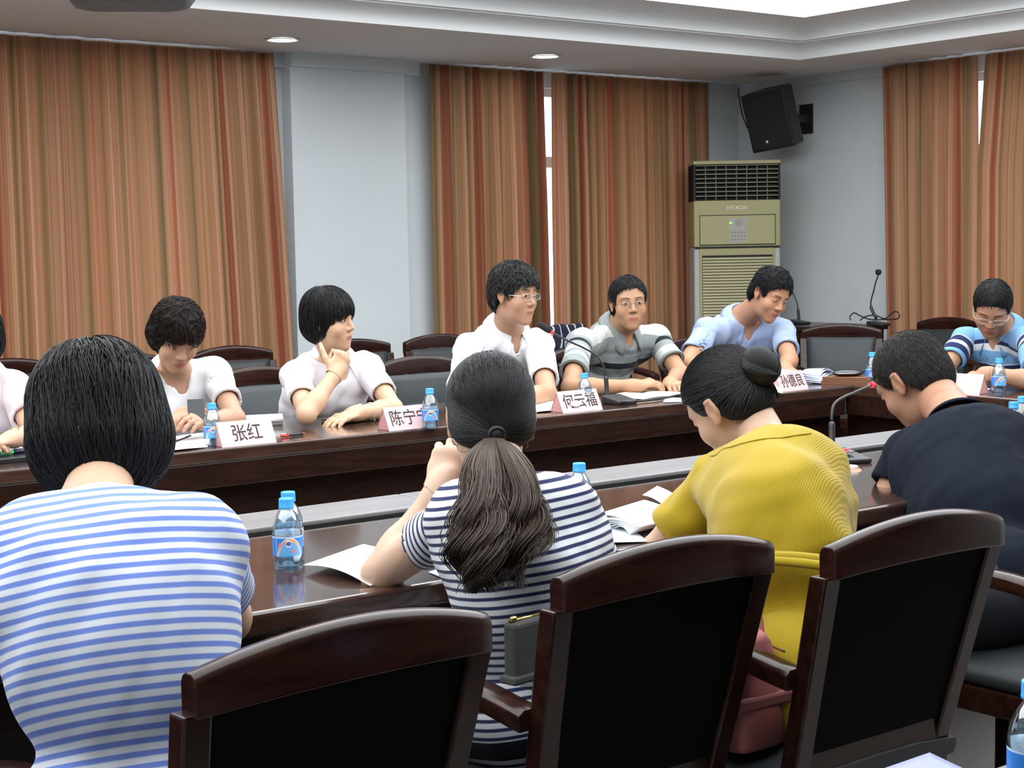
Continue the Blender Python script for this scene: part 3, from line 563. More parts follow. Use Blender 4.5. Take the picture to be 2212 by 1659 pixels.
# ------------------------------------------------------------------ standing air conditioner
def air_conditioner(x, y, deg):
    r = empty('air_conditioner', (x, y, 0), math.radians(deg), 'beige and grey standing air conditioner in the far corner', 'air conditioner')
    W2, D, H = .285, .30, 1.92   # front faces -y
    MB().box(-W2, -D / 2 + .012, 0, W2, D / 2, 1.36).build('lower_case', GREYAC, r, bevel=.012)
    MB().box(-W2, -D / 2, 1.36, W2, D / 2, 1.665).build('control_fascia', BEIGEAC, r, bevel=.008)
    hd = MB().box(-W2, -D / 2 + .05, 1.665, W2, D / 2, H - .02).box(-W2, -D / 2, H - .025, W2, D / 2, H).box(-W2, -D / 2, 1.665, -W2 + .014, D / 2, H).box(W2 - .014, -D / 2, 1.665, W2, D / 2, H)
    hd.build('outlet_case', DARKSLOT, r)
    MB().box(-W2 - .001, -D / 2 - .002, H - .02, W2 + .001, D / 2, H + .004).build('top_cap', BEIGEAC, r, bevel=.004)
    LV = mat('louvre_olive', (.17, .17, .10), .5)
    for i in range(8):
        z = 1.690 + i * .0285; MB().box(-W2 + .014, -D / 2 + .002, z, W2 - .014, -D / 2 + .035, z + .007).build('louvre', LV, r)
    for i in range(7):
        q = -W2 + .014 + (2 * W2 - .028) * (i + 1) / 8; MB().box(q - .003, -D / 2 + .018, 1.668, q + .003, -D / 2 + .045, H - .03).build('vane', LV, r)
    MB().box(-.2485, -D / 2 - .0012, 1.370, .2535, -D / 2 + .002, 1.5695).build('door_gap', DARKSLOT, r)
    MB().box(-W2 + .004, -D / 2 - .0015, 1.352, W2 - .004, -D / 2 + .02, 1.362).build('case_joint', DARKSLOT, r)
    p = MB().box(-.245, -D / 2 - .004, 1.375, .25, -D / 2 + .004, 1.565).build('control_door', mat('door_beige', (.42, .395, .205), .35), r, bevel=.004)
    MB().box(-.052, -D / 2 - .006, 1.385, .062, -D / 2 - .004, 1.545).build('key_panel', mat('key_panel_grey', (.43, .42, .36), .4), p)
    kd = mat('key_grey', (.25, .24, .24), .5)
    MB().box(-.012, -D / 2 - .0075, 1.492, .032, -D / 2 - .006, 1.538).build('display', mat('display_grey', (.33, .35, .30), .3), p)
    for j in range(3):
        for i in range(5): MB().box(-.042 + i * .021, -D / 2 - .0078, 1.402 + j * .024, -.030 + i * .021, -D / 2 - .006, 1.411 + j * .024).build('key', kd, p)
    MB().box(-.052, -D / 2 - .0085, 1.512, -.036, -D / 2 - .006, 1.521).build('power_light', mat('green_indicator', (.2, .9, .1), .4, emit=(.35, 1, .15), estr=1.6), p)
    g = MB().box(-.25, -D / 2 + .004, .12, .25, -D / 2 + .013, 1.352).build('intake_frame', BEIGEAC, r, bevel=.004)
    MB().box(-.232, -D / 2 + .0015, .14, .232, -D / 2 + .0045, 1.305).build('intake_gap', DARKSLOT, g)
    for i in range(59):
        z = .145 + i * .0195
        MB().add([(-.23, -D / 2 - .004, z), (.23, -D / 2 - .004, z), (.23, -D / 2 + .002, z + .0155), (-.23, -D / 2 + .002, z + .0155), (-.23, -D / 2 + .004, z), (.23, -D / 2 + .004, z)],
                 [(0, 1, 2, 3), (0, 4, 5, 1), (3, 2, 5, 4)]).build('slat', BEIGEAC, g)
    me = text_mesh('HITACHI', .034, .0005); o = link_mesh('lettering', me, mat('logo_white', (.85, .86, .82), .4), r)
    o.location = (0, -D / 2 - .001, 1.615); o.rotation_euler = (math.pi / 2, 0, 0)
    return r
air_conditioner(7.865, 7.63, -38)

# ------------------------------------------------------------------ wall loudspeaker, projector
def loudspeaker():
    c = empty('loudspeaker', (8.14, 7.51, 2.215), 0, 'black loudspeaker tilted on a bracket high on the right wall', 'loudspeaker')
    M = Matrix.Rotation(math.radians(-72), 4, 'Z') @ Matrix.Rotation(math.radians(14), 4, 'X') @ Matrix.Rotation(math.radians(-7), 4, 'Y')
    a, b, d = .155, .195, .13    # front faces -y
    bx = MB(); bx.prism([(-a, -d), (a, -d), (a, .02), (a * .62, d), (-a * .62, d), (-a, .02)], -b, b); bx.xf(M).build('cabinet', BLKPLAS, c, bevel=.010)
    g = MB().box(-a + .012, -d - .006, -b + .015, a - .012, -d + .002, b - .015).xf(M); g.build('grille', mat('speaker_grille', (.012, .014, .015), .7, bump=.6, bscale=500), c, bevel=.006)
    MB().lathe([(.0, -.002), (.014, -.002), (.014, .002), (0, .002)], n=20).xf(M @ Matrix.Translation((-.035, -d - .007, -b + .062)) @ Matrix.Rotation(math.pi / 2, 4, 'X')).build('badge', CHROME, c)
    br = MB().box(.05, -.03, -.03, .315, .03, .03).box(.300, -.06, -.10, .33, .06, .10); br.build('bracket', BLKPLAS, c, bevel=.004)
    return c
loudspeaker()
cable = MB().tube(spline([(8.40, 8.10, 2.47), (8.40, 8.09, 2.40), (8.38, 8.04, 2.28), (8.33, 7.95, 2.19), (8.26, 7.85, 2.155), (8.18, 7.72, 2.15)], 6), .0045, 6).build('speaker_cable', BLKPLAS)
tag(cable, 'thin black cable looping from the corner to the wall loudspeaker', 'cable')

def projector():
    r = empty('projector', (2.18, 4.64, 2.195), math.radians(-30), 'grey blue projector hanging under the ceiling at top left', 'projector')
    G = mat('projector_grey', (.085, .105, .125), .5, bump=.1, bscale=120)
    pl = [(-.20, -.12), (-.15, -.16), (.12, -.16), (.20, -.10), (.20, .12), (.15, .15), (-.15, .15), (-.20, .11)]
    rings = [[(x * s, y * s, z) for x, y in pl] for s, z in ((.72, -.075), (.86, -.066), (.97, -.035), (1, .0), (1, .045), (.93, .06))]
    MB().ring(rings, True, True, True).build('body', G, r, bevel=.004)
    MB().tube([(0, 0, .05), (0, 0, .49)], .025, 14).build('mount_pole', BLKPLAS, r)
    MB().lathe([(.0, 0), (.038, 0), (.038, .02), (0, .02)], n=20).xf(Matrix.Translation((-.09, -.16, 0)) @ Matrix.Rotation(math.pi / 2, 4, 'X')).build('lens', DARKSLOT, r)
    return r
projector()

# ------------------------------------------------------------------ side desk with two gooseneck microphones by the right wall
def side_desk():
    r = empty('side_desk', (7.74, 6.86, 0), math.radians(-90), 'dark wooden side desk by the right wall under the loudspeaker', 'desk')
    MB().box(-.42, -.25, .835, .42, .25, .865).build('desk_top', WOODDK, r, bevel=.006)
    MB().box(-.40, -.23, .06, .40, .23, .835).build('carcass', WOODDK, r, bevel=.004)
    for i in range(3):
        a = -.39 + i * .262
        d = MB().box(a, -.243, .12, a + .255, -.228, .66).build('door', WOODDK, r, bevel=.004)
        MB().box(a, -.243, .68, a + .255, -.228, .82).build('drawer', WOODDK, r, bevel=.004)
        MB().tube([(a + .08, -.255, .75), (a + .18, -.255, .75)], .006, 8).build('handle', GOLD, r)
    MB().box(-.40, -.20, 0, .40, .20, .06).build('plinth', BLKPLAS, r)
    return r
side_desk()
# ------------------------------------------------------------------ water bottles
BH, BR = .138, .0295
def make_bottle():
    r = empty('water_bottle')
    prof = [(0, .004), (.020, .001), (.0265, .0), (.0290, .006), (.0280, .011), (.0292, .016), (.0282, .021), (.0295, .026), (.0288, .030), (.0288, .064), (.0295, .068), (.0286, .074), (.0270, .084), (.0235, .096), (.0180, .107), (.0130, .115), (.0115, .119), (.0115, .123)]
    MB().lathe(prof, n=40, cap0=False, cap1=False).build('plastic_shell', CLEARB, r)
    MB().lathe([(0, .002), (.026, .003), (.0275, .02), (.0275, .078), (.0, .0785)], n=32, cap0=False, cap1=False).build('water', CLEAR, r)
    n = 48; V = []; U = []; W = []
    for j, z in enumerate((.027, .045, .066)):
        for i in range(n + 1):
            a = 2 * math.pi * i / n; V.append((.0291 * math.cos(a), .0291 * math.sin(a), z)); U.append((i / n * 3) % 1.0 if i < n else 0); W.append(j / 2)
    U = [((i * 2) / n) % 1.0 for j in range(3) for i in range(n + 1)]
    Q = np.array([(j * (n + 1) + i, j * (n + 1) + i + 1, (j + 1) * (n + 1) + i + 1, (j + 1) * (n + 1) + i) for j in range(2) for i in range(n) if (i + 1) % (n // 2) != 0 or True])
    me = np_mesh('printed_label', V, Q); fattr(me, 'lu', U); fattr(me, 'lv', W)
    lb = link_mesh('printed_label', me, LABELM, r)
    # script on the white oval, wrapped round the bottle (twice)
    tm = text_mesh('Nestlé', .0085, .0001); co = np.zeros(len(tm.vertices) * 3, np.float32); tm.vertices.foreach_get('co', co); co = co.reshape(-1, 3)
    for u0 in (.135, .635):
        m2 = tm.copy(); an = 2 * math.pi * u0 + co[:, 0] / .0291
        o = np.stack([.0294 * np.cos(an), .0294 * np.sin(an), .0535 + co[:, 1]], 1).astype(np.float32); m2.vertices.foreach_set('co', o.ravel())
        link_mesh('lettering', m2, PAPER, lb)
    cp = MB(); N = 40
    rings = [[((.0142 + (.0004 if i % 2 else 0)) * k * math.cos(2 * math.pi * i / N), (.0142 + (.0004 if i % 2 else 0)) * k * math.sin(2 * math.pi * i / N), z) for i in range(N)] for k, z in ((1.02, .1185), (1.02, .1215), (.99, .122), (.99, .1355), (.94, .138), (.3, .1382))]
    cp.ring(rings).build('cap', CAPBLUE, r)
    return r
_b0 = make_bottle(); _bf = [True]
def bottle(p, rot, lab, grp='water bottles on the tables', z=TZ):
    o = _b0 if _bf[0] else copy_tree(_b0); _bf[0] = False
    o.location = (p[0], p[1], z); o.rotation_euler = (0, 0, rot); tag(o, lab, 'bottle', grp)
for p, rot, lab in BOTTLES: bottle(p, rot, lab)
# ------------------------------------------------------------------ tent cards
def name_card(x, y, deg, text, lab, lw=.2, front=True):
    r = empty('name_card', (x, y, TZ), math.radians(deg), lab, 'name card', 'folded name cards on the table')
    h, d, w = .078, .038, lw / 2; th = .0015
    MB().add([(-w, -d, 0), (w, -d, 0), (w, 0, h), (-w, 0, h), (-w, -d + th * 2, 0), (w, -d + th * 2, 0), (w, 0, h - th * 3), (-w, 0, h - th * 3)], [(0, 1, 2, 3), (4, 7, 6, 5), (0, 4, 5, 1), (0, 3, 7, 4), (1, 5, 6, 2)]).build('front_leaf', CARDPINK if front else PAPER, r)
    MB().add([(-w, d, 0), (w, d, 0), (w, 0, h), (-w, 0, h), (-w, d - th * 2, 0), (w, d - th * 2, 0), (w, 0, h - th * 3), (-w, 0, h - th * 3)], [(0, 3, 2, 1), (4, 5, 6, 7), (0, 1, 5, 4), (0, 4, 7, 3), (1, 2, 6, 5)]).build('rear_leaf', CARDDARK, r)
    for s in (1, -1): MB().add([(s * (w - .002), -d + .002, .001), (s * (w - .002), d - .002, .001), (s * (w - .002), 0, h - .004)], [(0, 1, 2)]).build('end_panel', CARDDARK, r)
    if text:
        me = text_mesh(text, .062, .0002); o = link_mesh('lettering', me, INK, r)
        o.scale = (.92, 1, 1)
        o.location = (0, -d * .52 - .0016, h * .47); o.rotation_euler = (math.atan2(h, d), 0, 0)
    return r
for a in CARDS: name_card(*a)
# small white oval patch on the front of the third card
_c3 = [o for o in bpy.data.objects if o.name.startswith('name_card') and o.get('label', '').startswith('pink name card beside the microphone')][0]
MB().lathe([(0, 0), (1, 0), (1, .0008), (0, .0008)], n=24).xf(Matrix.Translation((-.028, -.0268, .029)) @ Matrix.Rotation(math.atan2(.082, .040), 4, 'X') @ Matrix.Diagonal((.026, .013, 1, 1))).build('oval_patch', PAPER, _c3)

# ------------------------------------------------------------------ papers, books, small things
def sheet(name, lab, cat, c4, lift=(0, 0, 0, 0), bow=0., m=PAPER, th=.0012, group=None, parent=None, waves=0.):
    """one sheet from four corner points, corners lifted, middle bowed"""
    N = 12; V = []
    c = [Vector((q[0], q[1], q[2] + l)) for q, l in zip(c4, lift)]
    for j in range(N + 1):
        for i in range(N + 1):
            a, b = i / N, j / N
            p = (c[0] * (1 - a) + c[1] * a) * (1 - b) + (c[3] * (1 - a) + c[2] * a) * b
            p.z += bow * math.sin(math.pi * a) * (1 - .5 * b) + waves * math.sin(a * 5 + b * 2) ; V.append(p)
    Q = np.array([(j * (N + 1) + i, j * (N + 1) + i + 1, (j + 1) * (N + 1) + i + 1, (j + 1) * (N + 1) + i) for j in range(N) for i in range(N)])
    me = np_mesh(name, [tuple(v) for v in V], Q); o = link_mesh(name, me, m, parent)
    s = o.modifiers.new('thickness', 'SOLIDIFY'); s.thickness = th; s.offset = -1 if (Vector(c[1]) - Vector(c[0])).cross(Vector(c[3]) - Vector(c[0])).z < 0 else 1
    s.offset = 0
    if lab: tag(o, lab, cat, group)
    return o
for a in SHEETS: sheet(**a)

def slab(name, lab, cat, p, rz, sx, sy, h, m, bev=.003, z=TZ, group=None):
    r = empty(name, (p[0], p[1], z), math.radians(rz), lab, cat, group); MB().box(-sx / 2, -sy / 2, 0, sx / 2, sy / 2, h).build('case', m, r, bevel=bev); return r

BROWNLEA = mat('tan_leather', (.17, .065, .03), .5, bump=.2, bscale=300); PAGES = mat('page_edges', (.62, .55, .42), .8, bump=.6, bscale=40, vstretch=(.2, .2, 30))
def book(lab, p, rz, sx, sy, h, m, z=TZ, group=None):
    r = empty('notebook', (p[0], p[1], z), math.radians(rz), lab, 'notebook', group)
    MB().box(-sx / 2, -sy / 2, 0, sx / 2, sy / 2, .003).build('cover', m, r, bevel=.001); MB().box(-sx / 2, -sy / 2, h - .003, sx / 2, sy / 2, h).build('cover', m, r, bevel=.001)
    MB().box(-sx / 2, -sy / 2, .003, -sx / 2 + .004, sy / 2, h - .003).build('spine', m, r)
    MB().box(-sx / 2 + .004, -sy / 2 + .004, .003, sx / 2 - .004, sy / 2 - .004, h - .003).build('page_block', PAGES, r); return r
def pen(lab, a, b, m, tip, r0=.0045, grp=None, clip=CHROME):
    a, b = Vector(a), Vector(b); r = empty('pen', a, 0, lab, 'pen', grp); d = b - a
    MB().tube([(0, 0, 0), d * .12], [.001, r0], 10).build('nib', tip, r); MB().tube([d * .12, d * .70], r0, 10).build('barrel', m, r); MB().tube([d * .70, d], [r0 * 1.1, r0 * .95], 10).build('pen_cap', tip, r)
    u = Vector((0, 0, r0 * 1.3)); MB().tube([d * .72 + u, d * .97 + u], .0012, 6).build('clip', clip, r); return r
def mic(base, top_pts, lab, rz, box=(.085, .12, .035), ring=True, red=False, cap=1.0):
    r = empty('gooseneck_microphone', (base[0], base[1], base[2]), 0, lab, 'microphone')
    sx, sy, h = box; z = Matrix.Rotation(math.radians(rz), 4, 'Z'); mb = MB()
    mb.add([(-sx / 2, -sy / 2, 0), (sx / 2, -sy / 2, 0), (sx / 2, sy / 2, 0), (-sx / 2, sy / 2, 0), (-sx / 2, -sy / 2, h * .45), (sx / 2, -sy / 2, h * .45), (sx / 2, sy / 2, h), (-sx / 2, sy / 2, h)],
           [(0, 3, 2, 1), (4, 5, 6, 7), (0, 1, 5, 4), (1, 2, 6, 5), (2, 3, 7, 6), (3, 0, 4, 7)]); mb.xf(z).build('base', BLKPLAS, r, bevel=.006)
    o = Vector(base); P = [Vector(q) - o for q in top_pts]
    S = spline(P, 8); n = len(S)
    k0 = int(n * .22); MB().tube(S[:k0 + 1], [.0095] * k0 + [.006], 12).build('stem_sleeve', BLKPLAS, r)
    k1 = int(n * .86); MB().tube(S[k0:k1 + 1], .0042, 8).build('gooseneck', BLKPLAS, r)
    h = S[k1:]; MB().tube([h[0], h[0] + (h[-1] - h[0]) * .12, h[0] + (h[-1] - h[0]) * .3, h[0] + (h[-1] - h[0]) * .85, h[-1]], [.0055 * cap, .011 * cap, .0135 * cap, .0135 * cap, .006 * cap], 14).build('capsule', FOAM, r)
    if ring: d = (h[0] - S[k1 - 1]).normalized(); MB().tube([h[0] - d * .007, h[0] + d * .008], .0085, 14).build('light_ring', REDLED, r)
    if red:
        b = MB().box(-.018, -.022, h[0].z * 0, .018, .010, .002); b.xf(z @ Matrix.Translation((0, -.012, .030)) @ Matrix.Rotation(math.atan2(box[2] * .55, sy), 4, 'X')).build('button_plate', mat('plate_grey', (.09, .09, .09), .4), r)
        MB().box(-.008, -.006, 0, .008, .004, .005).xf(z @ Matrix.Translation((0, -.012, .031)) @ Matrix.Rotation(math.atan2(box[2] * .55, sy), 4, 'X')).build('talk_button', REDLED, r, bevel=.0015)
    return r
FOAM = mat('foam_windscreen', (.018, .018, .020), .95, bump=.8, bscale=700)
for a in MICS: mic(**a)

def cable(lab, pts, r=.004, n=8):
    return tag(MB().tube(spline(pts, n), r, 6).build('cable', BLKPLAS), lab, 'cable')
for lab, pts in CABLES: cable(lab, pts)

book('thick tan leather notebook, the lower of the pair by the empty seat', PT['book'], 20, .15, .21, .018, BROWNLEA, group='tan notebooks by the empty seat')
book('thin tan leather notebook, the upper of the pair, under black sunglasses', (PT['book'][0] + .005, PT['book'][1] + .008), 24, .145, .20, .014, BROWNLEA, z=TZ + .0185, group='tan notebooks by the empty seat')
r = empty('sunglasses_case', (PT['book'][0] + .0, PT['book'][1] + .01, TZ + .033), math.radians(-35), 'glossy black sunglasses case on the tan notebooks', 'case')
MB().sphere((0, 0, .014), (.072, .032, .016), 24, 12).build('shell', mat('gloss_black', (.01, .01, .011), .08, spec=.8), r)
MB().tube([(-.06, -.022, .014), (0, -.033, .014), (.06, -.022, .014)], .0018, 6).build('rim', CHROME, r)
r = empty('key_bunch', (*PT['keys'], TZ), 0, 'small black key pouch on the table edge beside the tan notebooks', 'keys')
MB().sphere((0, 0, .010), (.030, .016, .010)).build('pouch', BLKPLAS, r); MB().sphere((.055, -.02, .008), (.022, .014, .008)).build('fob', BLKPLAS, r); MB().tube(spline([(.02, 0, .012), (.035, -.004, .018), (.04, -.012, .012)], 4), .002, 6).build('key_ring', CHROME, r)
# open notebook before the man in the grey striped polo
r = empty('open_notebook', (*PT['opennb'], TZ), math.radians(8), 'open notebook with dark cover under the hands of the grey polo man', 'notebook')
MB().box(-.17, -.105, 0, .17, .105, .004).build('cover', BLKPLAS, r, bevel=.001)
for s in (1, -1):
    rings = [[(s * (.003 + .160 * i / 8), -.10, .005), (s * (.003 + .160 * i / 8), .10, .005), (s * (.003 + .160 * i / 8), .10, .006 + .010 * math.sin(math.pi * (i / 8) ** .6)), (s * (.003 + .160 * i / 8), -.10, .006 + .010 * math.sin(math.pi * (i / 8) ** .6))] for i in range(9)]
    MB().ring(rings).build('page_block', mat('cream_page', (.80, .76, .66), .8) if s > 0 else bpy.data.materials['cream_page'], r)
# folder, wallet, phone, rolled paper, pencil case
slab('document_folder', 'black document folder at the left end of the table edge', 'folder', PT['folder'], 2, .30, .12, .016, BLKPLAS)
MB().tube([(.115, -.058, .016), (.115, -.058, .026)], .006, 8).build('clasp', CHROME, [o for o in bpy.data.objects if o.name == 'document_folder'][0])
pen('dark blue marker with a green band on the black folder', (PT['folder'][0] - .10, PT['folder'][1] + .0, TZ + .024), (PT['folder'][0] + .06, PT['folder'][1] + .025, TZ + .024), mat('green_band', (.10, .62, .22), .4), mat('navy_marker', (.012, .014, .05), .35), .0075)
pen('slim black pen lying on white papers before the woman looking down', (*PT['pen1a'], TZ + .007), (*PT['pen1b'], TZ + .008), BLKPLAS, BLKPLAS, .004)
pen('black pen with a red end lying between the first two name cards', (*PT['pen2b'], TZ + .006), (*PT['pen2a'], TZ + .006), BLKPLAS, mat('red_pen_end', (.55, .04, .03), .4), .005)
r = slab('leather_wallet', 'dark brown flat wallet before the woman with chin on fist', 'wallet', PT['wallet'], 6, .175, .095, .015, mat('wallet_brown', (.095, .075, .065), .35), .004)
MB().box(-.088, -.048, .006, .088, .048, .009).build('zip_seam', GOLD, r)
r = empty('rolled_paper', (*PT['roll'], TZ + .017), math.radians(-20), 'rolled white sheet behind the leftmost name card', 'paper')
MB().ring([[(x, (.014 + .0006 * k) * math.cos(.45 * k), (.014 + .0006 * k) * math.sin(.45 * k)) for k in range(22)] for x in (-.075, .075)], False, False, True, closed=False).build('sheet', PAPER, r)
bpy.data.objects['rolled_paper'].children[0].modifiers.new('thickness', 'SOLIDIFY').thickness = .0012
r = slab('glasses_pouch', 'black pouch on the table behind the second name card', 'pouch', PT['pouch'], 15, .13, .06, .03, BLKPLAS, .012)
MB().tube([(-.055, -.031, .02), (.055, -.031, .02)], .002, 6).build('zip', DARKSLOT, r)
# crumpled papers by the fourth card
r = empty('paper_bundle', (*PT['bundle'], TZ), math.radians(15), 'crumpled bundle of printed sheets right of the rightmost pink card', 'papers')
for i in range(5):
    q = [(-.09 + .006 * i, -.06 + .01 * i, .004 + .007 * i), (.10 - .01 * i, -.05, .004 + .006 * i), (.09, .07 - .008 * i, .006 + .008 * i), (-.08, .06, .004 + .009 * i)]
    sheet('sheet', None, None, q, (0, .01 * (i % 2), 0, .008), .018 + .004 * i, PAPER if i % 2 else PAPERB, parent=r)
# white device under the pile: phone held by the woman looking down
r = empty('mobile_phone', PT['phone'], 0, 'dark mobile phone held up by the woman looking down', 'phone')
MB().box(-.028, -.004, -.045, .028, .004, .045).xf(Matrix.Rotation(math.radians(-25), 4, 'Z') @ Matrix.Rotation(math.radians(-35), 4, 'X')).build('case', BLKPLAS, r, bevel=.003)
MB().box(-.025, .0042, -.040, .025, .005, .040).xf(Matrix.Rotation(math.radians(-25), 4, 'Z') @ Matrix.Rotation(math.radians(-35), 4, 'X')).build('screen', mat('phone_glass', (.02, .025, .03), .08), r)
pen('silver and black ballpoint in the hand of the man in the blue striped polo', PT['pen4a'], PT['pen4b'], CHROME, BLKPLAS, .0042)

# navy printed cloth over a wall chair
def draped(p, lab):
    r = empty('draped_cloth', (p[0], p[1], 0), 0, lab, 'cloth'); N = 16; V = []; rows = 22
    for j in range(rows):
        t = j / (rows - 1); s = (t - .5) * 2
        for i in range(N + 1):
            x = -.16 + .32 * i / N; y = -.20 - .085 - (.028 * math.copysign(min(1, abs(s) * 5), s)) * -1; z = .925 - max(0, abs(s) - .12) * .16 - .10 * max(0, abs(x) - .12)
            V.append((x, y + .006 * math.sin(i * 1.3 + s * 3), z + .004 * math.sin(i * .9)))
    Q = np.array([(j * (N + 1) + i, j * (N + 1) + i + 1, (j + 1) * (N + 1) + i + 1, (j + 1) * (N + 1) + i) for j in range(rows - 1) for i in range(N)])
    r.rotation_euler = (0, 0, math.pi)
    m = mat('navy_print', (.008, .012, .035), .8); nt, b = nodes_of(m); tc = nt.nodes.new('ShaderNodeTexCoord'); n = nt.nodes.new('ShaderNodeTexWave'); n.inputs['Scale'].default_value = 5; n.inputs['Distortion'].default_value = 9; n.inputs['Detail'].default_value = 2
    nt.links.new(tc.outputs['Object'], n.inputs[0]); rr = nt.nodes.new('ShaderNodeValToRGB'); rr.color_ramp.elements[0].position = .93; rr.color_ramp.elements[1].position = .96; rr.color_ramp.elements[0].color = (.008, .012, .035, 1); rr.color_ramp.elements[1].color = (.6, .62, .66, 1)
    nt.links.new(n.outputs['Fac'], rr.inputs[0]); nt.links.new(rr.outputs[0], b.inputs['Base Color'])
    o = link_mesh('cloth', np_mesh('cloth', V, Q), m, r); s = o.modifiers.new('thickness', 'SOLIDIFY'); s.thickness = .006
draped(PT['drape'], 'navy cloth with white print over a wall chair behind the microphone')

# pink handbag, small grey purse
PINKLEA = mat('pink_leather', (.36, .115, .105), .45, bump=.3, bscale=120)
def handbag(p, rz):
    r = empty('handbag', p, math.radians(rz), 'dusty pink leather handbag on the seat beside the woman in yellow', 'handbag')
    rings = []
    for z, k, d in ((0, .92, .06), (.01, 1.0, .065), (.08, 1.0, .062), (.15, .97, .052), (.19, .94, .036), (.205, .92, .02)):
        rings.append([(.13 * k * math.copysign(abs(math.cos(t)) ** .35, math.cos(t)), d * math.copysign(abs(math.sin(t)) ** .5, math.sin(t)) + .004 * math.sin(5 * t + z * 40), z) for t in [2 * math.pi * i / 36 for i in range(36)]])
    MB().ring(rings).build('bag_body', PINKLEA, r)
    MB().box(-.132, -.070, .075, .132, .070, .10).build('belt_band', mat('pink_leather_dark', (.22, .075, .075), .45), r, bevel=.006)
    MB().tube(spline([(-.12, -.055, .165), (-.03, -.057, .172), (.05, -.058, .150), (.12, -.056, .13)], 5), .0022, 6).build('piping', mat('piping_dark', (.10, .035, .035), .5), r)
    MB().tube(spline([(-.09, -.03, .19), (-.07, -.035, .235), (0, -.04, .25), (.07, -.035, .235), (.09, -.03, .19)], 6), .006, 8).build('strap', PINKLEA, r)
handbag(PT['bag'], 88)
r = empty('zip_purse', PT['purse'], math.radians(10), 'small dark grey purse with a gold zip standing on a chair arm', 'purse')
GP = mat('grey_canvas', (.045, .047, .045), .8, bump=.3, bscale=400)
MB().box(-.040, -.014, 0, .040, .014, .098).build('case', GP, r, bevel=.008, seg=3); MB().ring([[(-.046, -.018, 0), (.046, -.018, 0), (.046, .018, 0), (-.046, .018, 0)], [(-.044, -.017, .014), (.044, -.017, .014), (.044, .017, .014), (-.044, .017, .014)]], True, True, False).build('base_trim', GP, r, bevel=.004)
MB().tube([(-.036, 0, .099), (.038, 0, .099)], .003, 8).build('zip', GOLD, r); MB().sphere((-.030, -.002, .104), (.007, .005, .004)).build('zip_pull', GOLD, r)

# second-row desk in the lower right corner with a lavender sheet and a bottle
r = empty('front_desk', (*PT['desk'], 0), 0, 'dark desk in the lower right corner under a lavender folder', 'desk')
MB().box(-.30, -.66, .715, .75, -.085, TZ - .004).build('desk_top', WOODDK, r, bevel=.006); MB().box(-.28, -.14, .1, .73, -.12, .715).build('modesty_panel', WOODDK, r)
for x in (-.27, .68): MB().box(x, -.63, 0, x + .04, -.12, .715).build('side_panel', WOODDK, r)
# ------------------------------------------------------------------ signed-distance bodies
def A(v): return np.asarray(v, np.float32)
def nrm(v): v = A(v); return v / np.linalg.norm(v)

class Prim:
    """cone = tapered capsule, ell = oriented ellipsoid"""
    def __init__(s, kind, k, **d):
        s.kind = kind; s.k = k; s.__dict__.update(d)
        if kind == 'cone': s.c = (s.a + s.b) / 2; s.rad = float(np.linalg.norm(s.b - s.a)) / 2 + max(s.ra, s.rb)
        else: s.rad = float(max(s.r))
    def d(s, p):
        if s.kind == 'cone':
            ba = s.b - s.a; q = p - s.a
            t = np.clip(q @ ba / float(ba @ ba), 0, 1)
            e = q - t[:, None] * ba
            if s.sq is not None:      # flatten along an axis
                e = e + np.outer(e @ s.sq[0], s.sq[0]) * (s.sq[1] - 1)
            return np.sqrt((e * e).sum(1)) - (s.ra + (s.rb - s.ra) * t)
        q = (p - s.c) @ s.M
        u = q / s.r; k0 = np.sqrt((u * u).sum(1)) + 1e-6; u2 = q / (s.r * s.r); k1 = np.sqrt((u2 * u2).sum(1)) + 1e-6
        return k0 * (k0 - 1) / k1

def cone(a, b, ra, rb, k=.02, sq=None): return Prim('cone', k, a=A(a), b=A(b), ra=ra, rb=rb, sq=None if sq is None else (nrm(sq[0]), sq[1]))
def ell(c, r, M=None, k=.02): return Prim('ell', k, c=A(c), r=A(r), M=np.eye(3, dtype=np.float32) if M is None else A(M))

def smin(a, b, k):
    h = np.clip(.5 + .5 * (a - b) / k, 0, 1)
    return a + (b - a) * h - k * h * (1 - h)
def smax(a, b, k): return -smin(-a, -b, k)

def union(prims, p):
    d = None
    for q in prims:
        e = q.d(p)
        d = e if d is None else smin(d, e, q.k)
    return d

def near_box(prims, lo, hi, mg=.07):
    out = []
    for q in prims:
        e = np.maximum(np.maximum(lo - q.c, q.c - hi), 0)
        if np.linalg.norm(e) < q.rad + mg: out.append(q)
    return out

def wrinkle(p, amp, fr, seed):
    r = np.random.RandomState(seed); o = np.zeros(len(p), np.float32)
    for i in range(5):
        d = r.normal(size=3); d /= np.linalg.norm(d); f = fr * (.7 + r.rand() * 1.2)
        e = r.normal(size=3); e /= np.linalg.norm(e)
        o += np.sin(p @ A(d) * f + 1.5 * np.sin(p @ A(e) * f * .6 + r.rand() * 6) + r.rand() * 6)
    return o * (amp / 3)

